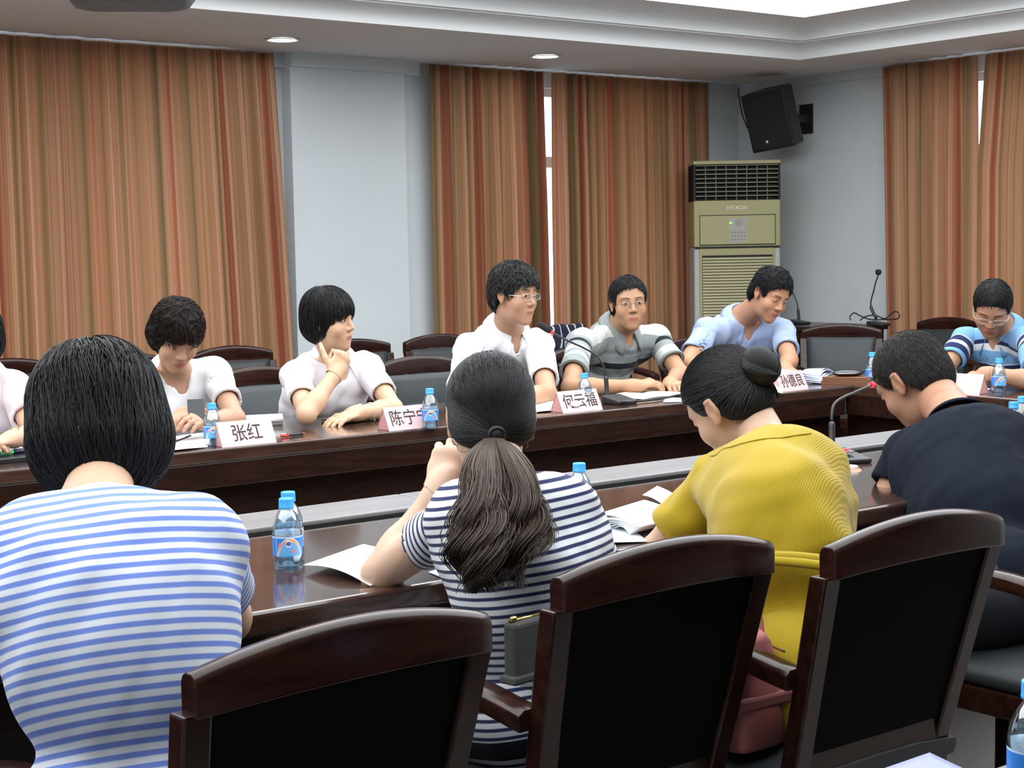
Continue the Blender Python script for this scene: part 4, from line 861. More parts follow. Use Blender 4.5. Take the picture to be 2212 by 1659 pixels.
B_ = 8
def polygonise(f, lo, hi, h, lip=1.5):
    """surface nets over the blocks that the surface can cross"""
    lo = A(lo); hi = A(hi)
    nb = np.maximum(1, np.ceil((hi - lo) / (h * B_)).astype(int))
    gi = np.stack(np.meshgrid(*[np.arange(n) for n in nb], indexing='ij'), -1).reshape(-1, 3)
    cen = lo + (gi + .5 - .5 / B_) * (h * B_)
    dc = f(cen.astype(np.float32))
    keep = np.abs(dc) < lip * h * B_ * .87 + 2 * h
    vals = np.where(dc < 0, -1., 1.).astype(np.float32)
    vals = np.repeat(vals[:, None], B_ ** 3, 1)
    loc = np.stack(np.meshgrid(*[np.arange(B_)] * 3, indexing='ij'), -1).reshape(-1, 3)
    kk = np.where(keep)[0]
    P = (lo + (gi[kk][:, None, :] * B_ + loc[None]) * h).reshape(-1, 3).astype(np.float32)
    if len(P): vals[kk] = f(P).reshape(len(kk), -1)
    v = vals.reshape(*nb, B_, B_, B_).transpose(0, 3, 1, 4, 2, 5).reshape(*(nb * B_))
    ins = v < 0
    sh = [s - 1 for s in v.shape]
    cnt = np.zeros(sh, np.int8)
    cor = [(i, j, k) for i in (0, 1) for j in (0, 1) for k in (0, 1)]
    for c in cor: cnt += ins[c[0]:c[0] + sh[0], c[1]:c[1] + sh[1], c[2]:c[2] + sh[2]]
    act = np.argwhere((cnt > 0) & (cnt < 8))
    if len(act) == 0: return np.zeros((0, 3), np.float32), np.zeros((0, 4), np.int32)
    idx = -np.ones(sh, np.int32); idx[tuple(act.T)] = np.arange(len(act))
    acc = np.zeros((len(act), 3), np.float32); n = np.zeros(len(act), np.float32)
    cv = {c: v[act[:, 0] + c[0], act[:, 1] + c[1], act[:, 2] + c[2]] for c in cor}
    for c in cor:
        for ax in range(3):
            if c[ax] == 0:
                e = list(c); e[ax] = 1; e = tuple(e)
                a, b = cv[c], cv[e]; x = (a < 0) != (b < 0)
                t = np.where(x, a / np.where(x, a - b, 1), 0)
                pt = np.tile(A(c), (len(act), 1)); pt[:, ax] = t
                acc[x] += pt[x]; n += x
    V = lo + (act + acc / n[:, None]) * h
    Q = []
    for ax in range(3):
        o1, o2 = [(1, 2), (2, 0), (0, 1)][ax]
        s0 = [slice(None)] * 3; s1 = [slice(None)] * 3
        s0[ax] = slice(0, -1); s1[ax] = slice(1, None)
        a = ins[tuple(s0)]; b = ins[tuple(s1)]
        e = np.argwhere(a != b)
        ok = (e[:, o1] > 0) & (e[:, o2] > 0) & (e[:, o1] < sh[o1]) & (e[:, o2] < sh[o2]) & (e[:, ax] < sh[ax])
        e = e[ok]; d1 = np.zeros(3, int); d1[o1] = 1; d2 = np.zeros(3, int); d2[o2] = 1
        q = np.stack([idx[tuple((e - d1 - d2).T)], idx[tuple((e - d2).T)], idx[tuple(e.T)], idx[tuple((e - d1).T)]], 1)
        fl = ~a[tuple(e.T)]
        q[fl] = q[fl][:, ::-1]
        Q.append(q)
    Q = np.concatenate(Q); Q = Q[(Q >= 0).all(1)]
    return V.astype(np.float32), Q.astype(np.int32)

def keep_faces(V, Q, mask):
    Q = Q[mask]; used = np.zeros(len(V), bool); used[Q.ravel()] = True
    m = np.cumsum(used) - 1
    return V[used], m[Q].astype(np.int32)

def join(parts):
    Vs, Qs, b = [], [], 0
    for V, Q in parts:
        Vs.append(V); Qs.append(Q + b); b += len(V)
    return np.concatenate(Vs), np.concatenate(Qs)
# ------------------------------------------------------------------ people
def basis(fwd, up):
    f = nrm(fwd); r = nrm(np.cross(f, A(up))); u = np.cross(r, f)
    return np.stack([r, f, u], 1).astype(np.float32)

def head_prims(c, M, s, fem):
    H = lambda x, y, z: c + M @ (A((x, y, z)) * s)
    E = lambda p, r, k: ell(H(*p), A(r) * s, M, k * s)
    j = .94 if fem else 1.0
    base = [E((0, -.015, .038), (.074, .092, .080), .02), E((0, .028, .040), (.064, .055, .062), .02), E((0, .026, -.020), (.065, .058, .070), .02),
            E((0, .028, -.062), (.057 * j, .051, .049), .02), E((0, .068, -.094), (.024 * j, .018, .019), .028),
            E((.038, .054, -.024), (.027, .024, .027), .02), E((-.038, .054, -.024), (.027, .024, .027), .02),
            E((0, .073, .031), (.048, .012, .010), .016), E((0, .066, -.057), (.033, .021, .024), .018)]
    sock = [E((.033, .0945, .013), (.019, .016, .0115), .01), E((-.033, .0945, .013), (.019, .016, .0115), .01)]
    conch = [E((q * .0865, -.008, .004), (.0065, .0075, .014), .003) for q in (1, -1)]
    det = [cone(H(0, .080, .020), H(0, .0985, -.019), .0075 * s, .0105 * s, .012 * s)]
    for q in (1, -1):
        det += [E((q * .0115, .089, -.0245), (.0085, .009, .0075), .006), E((q * .031, .0715, .0125), (.0165, .0125, .0105), .005),
                E((q * .0760, -.008, .003), (.0085, .0165, .027), .005), E((q * .0800, -.020, .010), (.0065, .006, .021), .004), E((q * .0795, -.011, .028), (.006, .012, .006), .004), E((q * .0770, -.004, -.020), (.006, .008, .009), .004)]
    det += [E((0, .0845, -.0525), (.021, .008, .0048), .004), E((0, .0835, -.0615), (.018, .008, .0058), .004)]
    return base, sock, det, conch

def hand_prims(w, d, n, right, hz, curl, thumb=.5, spread=0.):
    d = nrm(d); n = A(n); n = nrm(n - d * (n @ d)); s = np.cross(n, d) if right else np.cross(d, n)
    w = A(w); M = np.stack([s, d, n], 1)
    pr = [cone(w - d * .012 * hz, w + d * .025 * hz, .0235 * hz, .025 * hz, .012, (n, 1.15)), ell(w + d * .052 * hz, A((.040, .054, .0155)) * hz, M, .012),
          cone(w + d * .086 * hz + s * .028 * hz, w + d * .080 * hz - s * .028 * hz, .0125 * hz, .011 * hz, .01)]
    for i in range(4):
        c = curl[i] if isinstance(curl[0], (tuple, list)) else curl
        p = w + (d * (.086, .091, .088, .080)[i] + s * (.029, .0095, -.010, -.028)[i]) * hz
        L = (.072, .080, .074, .058)[i] * hz; a = 0.; r = [.0092, .0084, .0076, .0062]
        dd = nrm(d + s * spread * (.5, .17, -.17, -.5)[i])
        for k in range(3):
            a += c[k]; q = p + (dd * math.cos(a) - n * math.sin(a)) * L * (.47, .30, .23)[k]
            pr.append(cone(p, q, r[k] * hz, r[k + 1] * hz, .004)); p = q
    p = w + (d * .022 + s * .024 - n * .004) * hz
    v = nrm(d * .62 + s * .72 - n * .30)
    for k, (L, r0, r1) in enumerate(((.044, .0145, .0115), (.034, .0108, .0095), (.027, .0095, .0072))):
        q = p + v * L * hz; pr.append(cone(p, q, r0 * hz, r1 * hz, .008 if k == 0 else .004)); p = q
        v = nrm(v + (d * .5 - s * .55 - n * .45) * thumb)
    return pr

def torso_prims(J, g, gd, t, k, fem):
    pel, neck, mid = J['pel'], J['neck'], J['mid']; R = nrm(J['shR'] - J['shL'])
    u1 = nrm(mid - pel); u2 = nrm(neck - mid)
    f1 = nrm(np.cross(u1, R)); f2 = nrm(np.cross(u2, R))
    M1 = np.stack([np.cross(f1, u1), f1, u1], 1); M2 = np.stack([np.cross(f2, u2), f2, u2], 1)
    L2 = np.linalg.norm(neck - mid)
    pr = [ell(pel, (.160 * g + t, .118 * gd + t, .13 + t), M1, k), ell(mid, (.142 * g + t, .108 * gd + t, .16 + t), M1, k),
          ell(mid + u2 * L2 * .5, (.152 * g + t, .105 * gd + t, L2 * .52 + t), M2, k), ell(neck - u2 * .125 - f2 * .022, (.132 * g + t, .068 + t, .095 + t), M2, k)]
    for sh in (J['shR'], J['shL']):
        pr.append(cone(neck - u2 * .045 - f2 * .008, sh - u2 * .006, .036 + t, .044 + t, k))
        pr.append(cone(sh, sh + (mid - sh) * .3, .046 + t, .05 + t, k))
    if fem:
        for q in (1, -1): pr.append(ell(mid + u2 * L2 * .42 + f2 * .085 * gd + R * q * .065, A((.058, .045, .058)) + t, M2, k))
    return pr, (u1, f1, u2, f2, R)

def hair_build(name, root, c, M, s, st, hm, sm, seed, n_str, r_str, steps=11, length=.1, h=.0034):
    """hair cap from an SDF in head space, plus combed strands that follow it"""
    rng = np.random.RandomState(seed)
    pr = [ell(q[0], q[1], None, .02) for q in st['ell']]
    sub = [ell(q[0], q[1], None, .02) for q in st.get('sub', [])]
    ky = [q[0] for q in st['cut']]; kz = [q[1] for q in st['cut']]
    def solid(p):
        d = union(pr, p)
        for q in sub: d = smax(d, -q.d(p), .006)
        return d
    def cutz(p): return (np.interp(p[:, 1], ky, kz) - np.where(p[:, 1] > .035, st.get('arch', 0) * p[:, 0] ** 2, 0)).astype(np.float32)
    lump = st.get('lump', .002)
    def f(p):
        d = solid(p) + wrinkle(p, lump, 130, seed)
        d = smax(d, (cutz(p) - p[:, 2]) * .8, .006)
        for a in st.get('more', []): d = smin(d, a.d(p), .008)
        return d
    V, Q = polygonise(f, (-.125, -.16, -.16), (.125, .13, .16), h)
    me = np_mesh(name, c + (V * s) @ M.T, Q)
    hair = link_mesh(name, me, hm, root)
    if not n_str: return hair
    # strands
    top = V[(V[:, 2] > cutz(V) + .008)]
    P = top[rng.randint(0, len(top), n_str)].astype(np.float32)
    paths = [P]; off = (rng.rand(n_str) * st.get('loft', .003)).astype(np.float32)
    crown = A(st.get('crown', (0.01, -.03, .13))); tgt = st.get('to'); grav = st.get('grav', .8); part = A(st.get('wind', (0, 0, 0)))
    L = length * (.6 + .7 * rng.rand(n_str)).astype(np.float32) / steps
    jit = rng.normal(size=(n_str, 3)).astype(np.float32) * st.get('mess', .12)
    cz_off = rng.rand(n_str).astype(np.float32) * st.get('ragged', .014)
    for k in range(steps):
        p = paths[-1]
        e = .004
        d0 = solid(p)
        g = np.stack([solid(p + A((e, 0, 0))) - d0, solid(p + A((0, e, 0))) - d0, solid(p + A((0, 0, e))) - d0], 1)
        g /= np.linalg.norm(g, axis=1)[:, None] + 1e-9
        if tgt is not None:
            v = A(tgt) - p; dist = np.linalg.norm(v, axis=1); v /= dist[:, None] + 1e-6
        else:
            v = p - crown; v /= np.linalg.norm(v, axis=1)[:, None] + 1e-6
            v = v * .6 + A((0, 0, -grav)) + part
        v = v + jit; v = v - g * (v * g).sum(1)[:, None]; v /= np.linalg.norm(v, axis=1)[:, None] + 1e-6
        stp = L.copy()
        if tgt is not None: stp = np.minimum(stp, np.maximum(dist - .012, 0) * .6)
        else: stp = np.where(p[:, 2] < cutz(p) - cz_off, L * .05, L)
        q = p + v * stp[:, None]
        q = q - g * (solid(q) - off - .0005)[:, None] * .85
        paths.append(q)
    strands(sm, name + '_strands' if False else 'hair_strands', [c + (q * s) @ M.T for q in paths], r_str, rng, hair)
    return hair

def strands(m, name, paths, r, rng, parent, taper=.25, tint=None):
    """thin three-sided tubes along many polylines (paths = list of (n,3) per step)"""
    P = np.stack(paths, 1); n, k, _ = P.shape
    T = np.gradient(P, axis=1); T /= np.linalg.norm(T, axis=2, keepdims=True) + 1e-9
    ref = np.tile(A((.31, .77, .56)), (n, k, 1)); a = np.cross(T, ref); a /= np.linalg.norm(a, axis=2, keepdims=True) + 1e-9; b = np.cross(T, a)
    rr = r * (.6 + .8 * rng.rand(n, 1, 1)) * (1 - (1 - taper) * np.linspace(0, 1, k)[None, :, None] ** 2)
    V = np.stack([P + (a * math.cos(q) + b * math.sin(q)) * rr for q in (0, 2.094, 4.189)], 2).reshape(-1, 3)
    base = (np.arange(n)[:, None] * k + np.arange(k - 1)[None]).reshape(-1) * 3
    Q = np.concatenate([np.stack([base + i, base + (i + 1) % 3, base + 3 + (i + 1) % 3, base + 3 + i], 1) for i in range(3)])
    me = np_mesh(name, V, Q)
    fattr(me, 'tint', np.repeat(rng.rand(n), k * 3) if tint is None else np.repeat(tint, k * 3).ravel() if tint.ndim == 1 else np.repeat(tint.reshape(-1), 3))
    o = link_mesh(name, me, m, parent); o['kind'] = 'stuff'; return o

def eye_mesh(c, M, s, q, opening, gaze, parent):
    N, K = 26, 8; V = []; C = []
    r = A((.0165, .0125, .0105)) + .0007
    for i in range(N + 1):
        x = -.0128 + .0256 * i / N; hh = opening * (max(0, 1 - (x / .0128) ** 2) ** .6)
        for j in range(K + 1):
            z = hh * (-.45 + j / K * 1.0) ; y = r[1] * math.sqrt(max(.01, 1 - (x / r[0]) ** 2 - (z / r[2]) ** 2))
            V.append((q * .031 + x, .0715 + y, .0115 + z))
            dd = math.hypot(x - gaze[0], z - gaze[1])
            edge = j >= K - 1
            C.append((.02, .014, .011, 1) if (dd < .0054 or edge) else (.62, .58, .54, 1))
    Q = [(i * (K + 1) + j, (i + 1) * (K + 1) + j, (i + 1) * (K + 1) + j + 1, i * (K + 1) + j + 1) for i in range(N) for j in range(K)]
    me = np_mesh('eye', c + (A(V) * s) @ M.T, np.array(Q)); cattr(me, 'col', A(C))
    return link_mesh('eye', me, MAT['eye'], parent)

def ringband(c, axis, r, wdt, th, m, name, parent, n=28, sq=1.0, side=None):
    a = Vector(axis).normalized(); b = Vector(side).normalized() if side is not None else a.orthogonal().normalized()
    b = (b - a * b.dot(a)).normalized(); d = a.cross(b); c = Vector(c)
    prof = [(r, -wdt / 2), (r + th, -wdt / 2 * .8), (r + th, wdt / 2 * .8), (r, wdt / 2)]
    rings = [[c + (b * math.cos(t) + d * math.sin(t) * sq) * rr + a * z for t in [2 * math.pi * i / n for i in range(n)]] for rr, z in prof]
    return MB().ring(rings + [rings[0]], False, False).build(name, m, parent)

def collar(J, axis, fwd, rn, m, parent, style='shirt', gap=.5, fall=.045, tip=.075, name='collar', drop=.035, lift=.0, sc=None):
    c = J['neck']; a = nrm(axis); f = A(fwd); f = nrm(f - a * (f @ a)); R = np.cross(f, a); N = 44; rows = []
    for i in range(N + 1):
        t = -math.pi + gap + (2 * math.pi - 2 * gap) * i / N - math.pi  # 0 at the back
        ph = t + math.pi
        dirv = f * math.cos(ph + math.pi) * -1 + R * math.sin(ph)
        dirv = -f * math.cos(ph) + R * math.sin(ph)          # ph = 0 is the nape
        fr = abs(ph) / (math.pi - gap)
        dz = -drop * max(0, fr - .25) ** 1.3 + lift
        if style == 'shirt':
            fl = fall + (tip - fall) * max(0, (fr - .62) / .38) ** 1.5
            st = .028 * (1 - .35 * fr)
            dz += .012; prof = [(rn + .006, dz - .018), (rn + .002, dz + st * .6), (rn + .003, dz + st), (rn + .008, dz + st + .003), (rn + .015, dz + st - .005), (rn + .020 + fl * (.12 + .25 * fr), dz + st - fl * .46), (rn + .022 + fl * (.22 + .50 * fr), dz + st - fl * .92)]
        else:
            prof = [(rn + .010, dz - .012), (rn + .008, dz + .002), (rn + .004, dz + .010), (rn + .001, dz + .012), (rn - .003, dz + .004), (rn - .003, dz - .012)]
        rows.append([c + dirv * r + a * z for r, z in prof])
    k = len(rows[0]); V = A(rows).reshape(-1, 3)
    Q = np.array([(i * k + j, (i + 1) * k + j, (i + 1) * k + j + 1, i * k + j + 1) for i in range(N) for j in range(k - 1)])
    me = np_mesh(name, V, Q); fattr(me, 'sc', np.full(len(V), 0.0 if sc is None else sc))
    o = link_mesh(name, me, m, parent)
    s = o.modifiers.new('thickness', 'SOLIDIFY'); s.thickness = .004; s.offset = 0
    return o

def glasses(c, M, s, parent, mframe, tilt=0.):
    T = lambda x, y, z: Vector(c + M @ (A((x, y, z)) * s))
    g = MB()
    for q in (1, -1):
        pts = []
        for i in range(25):
            t = 2 * math.pi * i / 24; cx, cz = math.cos(t), math.sin(t)
            x = q * .033 + .0235 * math.copysign(abs(cx) ** .8, cx); z = .008 + .0135 * math.copysign(abs(cz) ** .8, cz)
            pts.append(T(x, .0985 - 6.0 * (abs(x) - .02) ** 2 if abs(x) > .02 else .0985, z))
        g.tube(pts, .0009 * s, 6)
        g.tube([T(q * .056, .0905, .012), T(q * .071, .078, .012), T(q * .077, .04, .011), T(q * .0805, .0, .010), T(q * .081, -.02, .0)], .0011 * s, 6)
    g.tube([T(-.010, .0985, .012), T(0, .102, .014), T(.010, .0985, .012)], .0011 * s, 6)
    o = g.build('glasses', mframe, parent)
    for q in (1, -1):
        L = MB(); pts = []
        for i in range(20):
            t = 2 * math.pi * i / 20; x = q * .033 + .0228 * math.cos(t)
            pts.append(T(x, .0982 - (6.0 * (abs(x) - .02) ** 2 if abs(x) > .02 else 0), .008 + .013 * math.sin(t)))
        L.add(pts, [tuple(range(20))]); L.build('lens', MAT['lens'], o)
    return o

TIMES = {}
def person(J0, label, P):
    """J0: joints in metres; P: looks. Returns the root Empty."""
    import time; t0 = time.time()
    J = {k: A(v) for k, v in J0.items()}
    fem = P.get('fem', False); g = P.get('g', 1.0); gd = P.get('gd', g); hs = P.get('hs', 1.0)
    if 'mid' not in J:
        ff = nrm(np.cross(nrm(J['neck'] - J['pel']), nrm(J['shR'] - J['shL'])))
        J['mid'] = J['pel'] + (J['neck'] - J['pel']) * .48 - ff * P.get('curve', .02)
    base = (float(J['pel'][0]), float(J['pel'][1]), 0.0)
    root = empty('person', (0, 0, 0), 0, label, 'person')
    hc = J['head']; M = basis(J['hf'], J['hu'])
    tp, (u1, f1, u2, f2, R) = torso_prims(J, g, gd, 0., .03, fem)
    ar = P.get('arm', .036 if fem else .041)
    arms = []; fore = {}
    for sd in 'RL':
        sh, el, wr = J['sh' + sd], J['el' + sd], J['wr' + sd]
        arms.append(cone(sh, el, ar * 1.18, ar * .92, .02))
        d1 = nrm(wr - el)
        fore[sd] = [cone(el, el + (wr - el) * .35, ar * .92, ar * .95, .02), cone(el + (wr - el) * .3, wr, ar * .95, ar * .66, .02), cone(wr - d1 * .01, wr + d1 * .03, ar * .66, ar * .62, .02)]
        arms += fore[sd]
    nk = .047 if fem else .058; nk *= P.get('nk', 1.0)
    ntop = hc + M @ (A((0, -.030, -.055)) * hs)
    neck = [cone(ntop, J['neck'] + u2 * .01, nk * .98, nk * 1.06, .02), cone(J['neck'] + u2 * .0, J['neck'] - u2 * .05, nk * 1.05, nk * 1.3, .03)]
    hb, sk, hd, hcon = head_prims(hc, M, hs, fem)
    hands = {sd: hand_prims(J['wr' + sd], P['hand' + sd][0], P['hand' + sd][1], sd == 'R', P.get('hz', .94 if fem else 1.03), *P['hand' + sd][2:]) for sd in 'RL' if 'hand' + sd in P}
    def headf(p, b, s_, d_, extra):
        d = union(b, p)
        for q in s_: d = smax(d, -q.d(p), .010 * hs)
        for q in d_: d = smin(d, q.d(p), q.k)
        for q in hcon: d = smax(d, -q.d(p), .004 * hs)
        for q in extra: d = smin(d, q.d(p), q.k)
        return d
    # body below the neck
    naxis = nrm(ntop - J['neck']); nmid = J['neck'] + (ntop - J['neck']) * .55
    allp = tp + arms + neck
    pts = np.stack([q.c for q in allp]); rad = np.array([q.rad for q in allp])[:, None]
    lo = (pts - rad).min(0); hi = (pts + rad).max(0)
    pelp = J['pel'] - u1 * .10
    hcap = hb[:5]
    def bf(p):
        return union(allp + hcap, p)
    allb = allp + [hp[0] for hp in hands.values()]
    def bf(p): return union(allb + hcap, p)
    V, Q = polygonise(bf, lo, hi, P.get('hb', .009))
    cen = V[Q].mean(1)
    d_arm = np.min([q.d(cen) for q in arms], 0); d_head = np.min([q.d(cen) for q in hcap + neck], 0)
    mk = (cen - (J['pel'] - u1 * .02)) @ u1 > 0
    mk &= ~(((cen - nmid) @ naxis > .004) & (np.linalg.norm(cen - hc, axis=1) < .26 * hs) & (d_head < d_arm))
    for sd in hands:
        wr, el = J['wr' + sd], J['el' + sd]
        mk &= ~(((cen - wr) @ nrm(wr - el) > .004) & (np.linalg.norm(cen - wr, axis=1) < .075))
    parts = [keep_faces(V, Q, mk)]
    # head
    lo, hi = hc - .155 * hs, hc + .155 * hs
    lo = np.minimum(lo, nmid - .07); hi = np.maximum(hi, nmid + .07)
    ex = near_box(neck + tp, lo, hi)
    V, Q = polygonise(lambda p: headf(p, hb, sk, hd, ex), lo, hi, P.get('hh', .0032))
    cen = V[Q].mean(1)
    parts.append(keep_faces(V, Q, (cen - nmid) @ naxis > -.006))
    # hands
    for sd, hp in hands.items():
        wr, el = J['wr' + sd], J['el' + sd]
        pts = np.stack([q.c for q in hp]); rad = np.array([q.rad for q in hp])[:, None]
        V, Q = polygonise(lambda p: union(hp + fore[sd][1:], p), (pts - rad).min(0) - .004, (pts + rad).max(0) + .004, P.get('hf_', .0032))
        cen = V[Q].mean(1)
        parts.append(keep_faces(V, Q, (cen - wr) @ nrm(wr - el) > -.006))
    V, Q = join(parts)
    me = np_mesh('body', V, Q)
    sk_c = A(P.get('skin', (.56, .33, .215)))
    L = ((V - hc) @ M) / hs
    colr = np.tile(np.append(sk_c, 1), (len(V), 1)).astype(np.float32)
    nearh = np.linalg.norm(L, axis=1) < .16
    def paint(w, c): colr[:, :3] = colr[:, :3] * (1 - w[:, None]) + A(c) * w[:, None]
    x, y, z = np.abs(L[:, 0]), L[:, 1], L[:, 2]
    sg = lambda v: np.clip(v, 0, 1)
    lip = nearh * sg((.0225 - x) / .004) * sg(1.4 - (np.abs(z + .057) - .002 - .0065 * np.sqrt(np.clip(1 - (x / .023) ** 2, 0, 1))) / .0015) * (y > .066)
    paint(np.clip(lip, 0, 1) * .75, P.get('lips', (.42, .13, .115)))
    line = nearh * sg((.021 - x) / .003) * sg(1 - np.abs(z + .0565) / .0022) * (y > .07); paint(line * .7, (.12, .03, .025))
    brow = nearh * sg((.052 - x) / .006) * sg((x - .010) / .004) * sg(1.6 - np.abs(z - (.0315 + .004 * np.sin((x - .01) * 60))) / .0032) * (y > .045)
    paint(np.clip(brow, 0, 1) * P.get('brow', .85), (.025, .018, .015))
    ear = nearh * sg((x - .070) / .006) * (y < .03); paint(ear * .25, sk_c * A((1.05, .72, .62)))
    chk = nearh * np.exp(-((x - .042) ** 2 + (z + .02) ** 2) / .0007) * (y > .03); paint(chk * .2, sk_c * A((1.1, .75, .68)))
    nos = nearh * np.exp(-((x - .007) ** 2 / .00001 + (z + .0305) ** 2 / .000008)) * (y > .08); paint(np.clip(nos, 0, 1) * .8, (.06, .02, .015))
    if P.get('beard'):
        bd = nearh * sg((-.03 - z) / .02) * sg((y + .0) / .03) * sg((z + .125) / .02); paint(bd * (1 - np.clip(lip, 0, 1)) * P['beard'], sk_c * .45)
    cattr(me, 'col', colr)
    body = link_mesh('body', me, MAT['skin'], root)
    if P.get('eyes', True):
        for q in (1, -1): eye_mesh(hc, M, hs, q, P.get('open', .0085), P.get('gaze', (0, .0008)), body)
    # shirt
    t = P.get('loose', .010)
    sp, _ = torso_prims(J, g, gd, t, .05, fem)
    hole = cone(J['neck'] - u2 * .06, J['neck'] + naxis * .12, nk * 1.02 + P.get('hole', .012), nk * 1.02 + P.get('hole', .012), .01)
    V_cut = P.get('vcut')
    ups = nrm(J['neck'] - J['pel'])
    hem = J['pel'] - ups * P.get('hem', .10)
    if V_cut:
        vc = cone(J['neck'] + f2 * (nk + .01) + u2 * .03, J['neck'] + f2 * (nk + V_cut * .35) - u2 * V_cut, .036, .003, .01)
    sd0 = P.get('seed', 1); amp = P.get('wr_amp', .006)
    def shf(p):
        d = union(sp, p) + wrinkle(p, amp, 26, sd0) + wrinkle(p, amp * .35, 60, sd0 + 3)
        sk_d = union(tp, p)
        d = np.minimum(d, sk_d - .007)
        d = smax(d, -(sk_d + .004), .003)
        d = smax(d, -hole.d(p), .008)
        if V_cut: d = smax(d, -vc.d(p), .006)
        return np.maximum(d, (hem - p) @ ups)
    pts = np.stack([q.c for q in sp]); rad = np.array([q.rad for q in sp])[:, None]
    V, Q = polygonise(shf, (pts - rad).min(0) - .012, (pts + rad).max(0) + .012, P.get('hsht', .008))
    cen = V[Q].mean(1)
    me = np_mesh('shirt', V, Q)
    fattr(me, 'sc', (J['neck'] + ups * .02 - V) @ ups + P.get('sc0', 0))
    side = (V - J['neck']) @ R; fattr(me, 'lat', side)
    shirt = link_mesh(P.get('garment', 'shirt'), me, P['shirt'], root)
    # sleeves
    for sd in 'RL':
        sh, el = J['sh' + sd], J['el' + sd]; q = P.get('sleeve', .62); ax = nrm(el - sh); cuff = sh + (el - sh) * q
        Ls = float(np.linalg.norm(cuff - sh))
        rs0 = P.get('sr0', ar * 1.18 + t * .9); rs1 = P.get('sr1', ar + .020)
        outer = [cone(sh - ax * .0, cuff + ax * .05, rs0, rs1, .02), cone(sh + (J['neck'] - sh) * .10, sh, rs0 * .90, rs0, .03)]
        inner = cone(sh + ax * .05, cuff + ax * .15, ar * 1.0 + .004, ar * .98 + rs1 - ar - .010, .01)
        cover = [cone(sh, el, ar * 1.18, ar * .92, .02), cone(sh, sh + (J['mid'] - sh) * .12, .050, .05, .03)]
        def slf(p, outer=outer, inner=inner, cuff=cuff, ax=ax, cover=cover):
            d = union(outer, p) + wrinkle(p, amp * .8, 34, sd0 + 11)
            d = np.minimum(d, union(cover, p) - .006)
            d = smax(d, (p - cuff) @ ax, .003)
            return smax(d, -inner.d(p), .003)
        pts = np.stack([q.c for q in outer]); rad = np.array([q.rad for q in outer])[:, None]
        V, Q = polygonise(slf, (pts - rad).min(0) - .01, (pts + rad).max(0) + .01, P.get('hslv', .006))
        me = np_mesh('sleeve', V, Q)
        fattr(me, 'sc', (V - sh) @ ax + P.get('slv0', .06)); fattr(me, 'lat', np.zeros(len(V)))
        link_mesh('sleeve', me, P.get('slv_mat', P['shirt']), shirt)
        if P.get('band'):
            ringband(cuff - ax * .008, ax, rs1 - .002, .016, .004, P['band'], 'cuff_band', shirt)
    if P.get('collar'):
        cs = dict(P['collar']); cm = cs.pop('mat', P['shirt'])
        collar(J, nrm(u2 * .75 + naxis * .25) if 'axis' not in cs else cs.pop('axis'), f2, nk * 1.06 + .004 + cs.pop('r', 0), cm, shirt, **cs)
    if P.get('placket'):
        # buttons down the front
        for i in range(P['placket']):
            z0 = .085 + i * .075
            o = J['neck'] - ups * z0 + f2 * .02
            pts = o[None] + np.linspace(0, .25, 60)[:, None] * f2[None]
            dd = shf(pts.astype(np.float32)); kx = np.where(dd > 0)[0]
            kx = kx[kx > 10]
            if len(kx):
                b = pts[kx[0]]
                MB().tube([Vector(b - f2 * .003), Vector(b + f2 * .0025)], .0055, 10).build('button', P.get('btn', MAT['button']), shirt)
    # trousers or skirt
    fl = A(P.get('legs', f1)); fl = A((fl[0], fl[1], 0)); fl = nrm(fl); rl = A((fl[1], -fl[0], 0)); lp = []
    for q in (1, -1):
        hip = A((J['pel'][0], J['pel'][1], .545)) + rl * q * .085
        kn = hip + fl * .40 + rl * q * .03; kn[2] = .50; ft = kn + fl * P.get('foot', -.02); ft[2] = .07
        lp += [cone(hip, kn, .082, .066, .03), cone(kn, ft, .062, .050, .02)]
        sh_ = MB(); sh_.sphere(Vector(ft + fl * .07 - A((0, 0, .032))), (.045, .045, .04)); 
        o = MB().sphere((0, 0, 0), (.045, .13, .038)); o.xf(Matrix.Translation(Vector(ft + fl * .06 - A((0, 0, .03)))) @ Matrix.Rotation(math.atan2(-fl[0], fl[1]), 4, 'Z')); o.build('shoe', MAT['shoe'], root)
    lp.append(ell(A((J['pel'][0], J['pel'][1], .58)), (.165 * g, .13, .13), np.stack([rl, fl, A((0, 0, 1))], 1), .03))
    pts = np.stack([q.c for q in lp]); rad = np.array([q.rad for q in lp])[:, None]
    V, Q = polygonise(lambda p: union(lp, p), (pts - rad).min(0), (pts + rad).max(0), .014)
    me = np_mesh('trousers', V, Q); fattr(me, 'sc', (J['neck'] + ups * .02 - V) @ ups); fattr(me, 'lat', (V - J['neck']) @ R)
    link_mesh(P.get('bottom', 'trousers'), me, P.get('pants', MAT['trousers']), root)
    # hair
    hair_build('hair', root, hc, M, hs, P['hair'], P.get('hair_m', MAT['hair']), P.get('strand_m', MAT['strand']), sd0, P.get('n_str', 700), P.get('r_str', .0013), P.get('s_steps', 9), P.get('s_len', .09), P.get('h_hair', .0036))
    if P.get('glasses'): glasses(hc, M, hs, root, P['glasses'])
    TIMES[label[:20]] = round(time.time() - t0, 2)
    return root, J, M, body, shirt, (u2, f2, R, naxis, shf)

